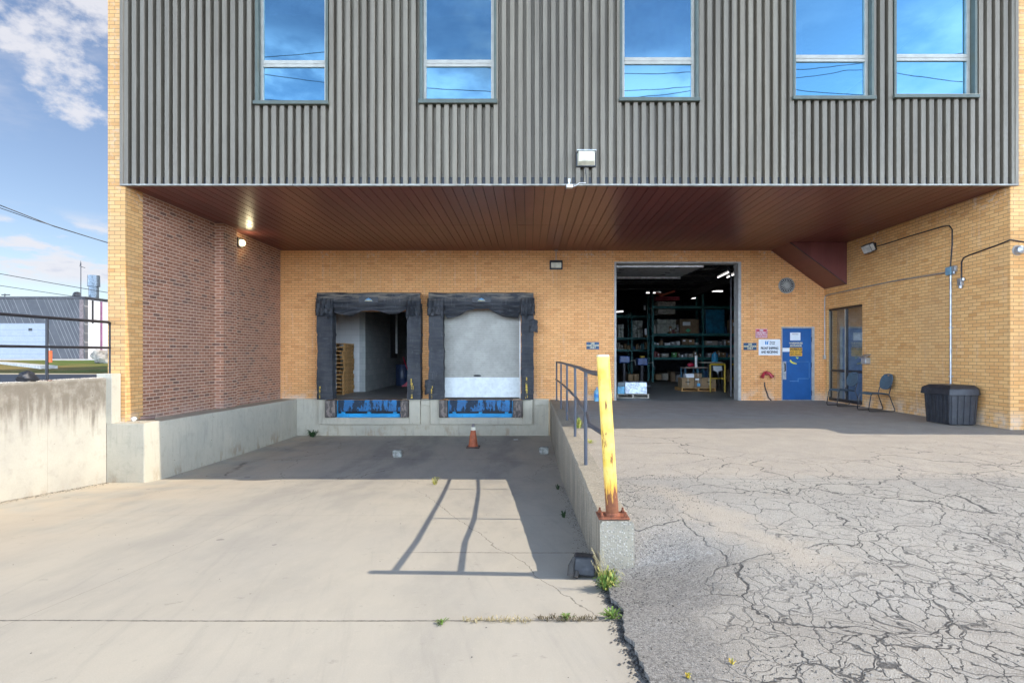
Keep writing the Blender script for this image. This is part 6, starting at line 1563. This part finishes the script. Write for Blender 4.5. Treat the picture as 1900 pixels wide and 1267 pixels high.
for (px, py, n, lab) in ((1052, 1148, 30, 'small green tuft in the slab joint left of the asphalt edge'), (820, 1156, 24, 'small green tuft at the left part of the open slab joint')):
    weed('weed_tuft', lab, onslab(px, py, 3.6), n, .01, .035, .05, .004, (leaf_g,))
for (px0, px1, lab) in ((860, 990, 'dry straw coloured grass strip in the slab joint'), (1000, 1110, 'dark dead grass strip in the joint near the asphalt edge')):
    mb = MB()
    for i in range(26):
        c = onslab(px0 + (px1 - px0) * i / 26, 1153 + random.uniform(-3, 3) - (px0 > 990) * 3, 3.6); blades(mb, c, 7, .008, .03, .035, .0022)
    solo('dry_grass', mb, strawm if px0 < 990 else simple('dead_grass', (.10, .075, .035), .9, 0, .3, 30), lab, 'dry grass', smooth=False, rec=False)
weed('weed_tuft', 'sparse pale green tuft on the ramp where the shade begins', onslab(806, 899, 10), 26, .05, .14, .12, .005, (leaf_y,))
weed('weed_clump', 'dark green weed growing in the far left corner of the pit', (WX(580, 16.2), 16.2, zslab(16.2)), 40, .08, .22, .20, .012, (leaf_d,))
for (px, py, sz, lab) in ((1074, 797, .12, 'green weed at the foot of the second nearest railing post'), (1073, 790, .10, 'green weed behind the railing on the yard side')):
    D = DGD(py, .0); weed('weed_clump', lab, (WX(px, D), D, .03), 30, sz * .4, sz * 1.4, sz * .8, .008, (leaf_y, leaf_g))
D = DGD(823, .0); weed('weed_tuft', 'yellow green low tuft on the yard edge beside the nearest railing post', (WX(1094, D), D, .01), 26, .02, .06, .12, .006, (leaf_y,))
for (px, py, lab) in ((1036, 908, 'tiny weed at the foot of the dividing wall by the shade line'), (1047, 960, 'tiny weed midway along the foot of the dividing wall')):
    weed('weed_tuft', lab, onslab(px - 1, py, 8), 20, .03, .09, .05, .006, (leaf_d,))
Dn_ = 2.78
for (px, py, lab) in ((1277, 1256, 'tiny yellow flowered sprig in the asphalt at the bottom of the picture'), (1358, 1231, 'tiny yellow green sprig among the asphalt cracks')):
    D = 2.8
    for _ in range(10): D = F * (H - zasph(WX(px, D), D)) / (py - VY)
    weed('weed_sprig', lab, (WX(px, D), D, zasph(WX(px, D), D)), 9, .01, .028, .02, .004, (simple('sprig_yellow', (.6, .42, .02), .7), leaf_y))
weed('weed_tuft', 'green weed in the corner between retaining wall and concrete block', onslab(262, 893, 9.8)[:2] + (zslab(9.85) + .01,), 22, .02, .07, .08, .006, (leaf_d,))

# loose gravel and crumbs (one uncountable mass each)
random.seed(21)
def pebbles(mb, x, y, z, r):
    s = [random.uniform(.7, 1.3) * r for _ in range(3)]; a = random.uniform(0, 6.28); ca, sa = math.cos(a), math.sin(a)
    vs = [Vector((1, 0, 0)), Vector((-1, .1, 0)), Vector((.1, 1, .1)), Vector((0, -1, -.1)), Vector((.1, 0, .8)), Vector((0, 0, -.6))]
    vs = [Vector(((v.x * s[0]) * ca - (v.y * s[1]) * sa + x, (v.x * s[0]) * sa + (v.y * s[1]) * ca + y, v.z * s[2] * .7 + z + r * .25)) for v in vs]
    mb.add(vs, [(0, 2, 4), (2, 1, 4), (1, 3, 4), (3, 0, 4), (2, 0, 5), (1, 2, 5), (3, 1, 5), (0, 3, 5)])
gm = [simple('gravel_dark', (.075, .072, .07), .9, 0, .4, 60), simple('gravel_grey', (.24, .23, .215), .9, 0, .4, 60)]
for gi, nn in ((0, 4200), (1, 3600)):
    mb = MB(); k = 0
    while k < nn:
        D = random.uniform(1.9, 6.5); x = xb(D) + random.uniform(0, 1) ** 1.6 * 4.5
        if noise.noise(Vector((x * 1.1, D * 1.1, 3))) + .35 * noise.noise(Vector((x * 4, D * 4, 1))) < .12 and random.random() > .12 + (.8 if (x < 1.35 and 3.9 < D < 5.1) else 0): continue
        pebbles(mb, x, D, zasph(x, D), random.choice((.0025, .0035, .0045, .006)) * (1 if gi else 1.15)); k += 1
    mb.build('gravel', gm[gi], None, smooth=False, kind='stuff', label=('dark loose asphalt crumbs scattered over the yard', 'grey loose gravel scattered over the yard')[gi], rec=False)
mb = MB()      # crumbs along the asphalt edge, the wall foot and the left wall
for _ in range(900):
    D = random.uniform(2.2, 4.4); x = xb(D) + random.gauss(-.01, .03); pebbles(mb, x, D, zslab(D) + .004, random.uniform(.003, .012))
for _ in range(500):
    D = random.uniform(4.5, 9.5); x = wallx(D) - abs(random.gauss(0, .06)); pebbles(mb, x, D, zslab(D) + .003, random.uniform(.002, .007))
for _ in range(700):
    D = random.uniform(6.5, 9.85); x = XW + abs(random.gauss(0, .10)); pebbles(mb, x, D, zslab(D) + .003, random.uniform(.003, .009))
for _ in range(160):
    D = random.uniform(2.3, 12); x = random.uniform(-7, .5); pebbles(mb, x, D, zslab(D) + .003, random.uniform(.002, .006))
mb.build('rubble', gm[0], None, smooth=False, kind='stuff', label='dark crumbs along the edges of the concrete ramp', rec=False)
mb = MB()
for _ in range(2600):
    D = random.uniform(5.5, DF - .05); x = XW - random.uniform(.0, .5); pebbles(mb, x, D, (ZLW if x > XW - .24 else .87) + .003, random.uniform(.006, .018))
for _ in range(60):
    pebbles(mb, random.uniform(-7.4, -6.85), random.uniform(9.95, 10.3), .149, random.uniform(.006, .014))
for _ in range(200):
    D = random.uniform(4.5, 9); x = wallx(D) + .27 + random.gauss(0, .05); pebbles(mb, x, D, .0, random.uniform(.004, .01))
mb.build('pale_gravel', simple('gravel_pale', (.50, .45, .38), .9, 0, .35, 60), None, smooth=False, kind='stuff', label='pale gravel lying on top of the retaining wall', rec=False)
# paper scrap and manhole ring traces in the pit
px = onslab(957, 816, 15.5); solo('paper_scrap', MB().box(px[0] - .06, px[0] + .06, px[1] - .04, px[1] + .04, px[2] + .004, px[2] + .016), wht, 'small white paper scrap on the pit floor near the dock wall', 'paper')
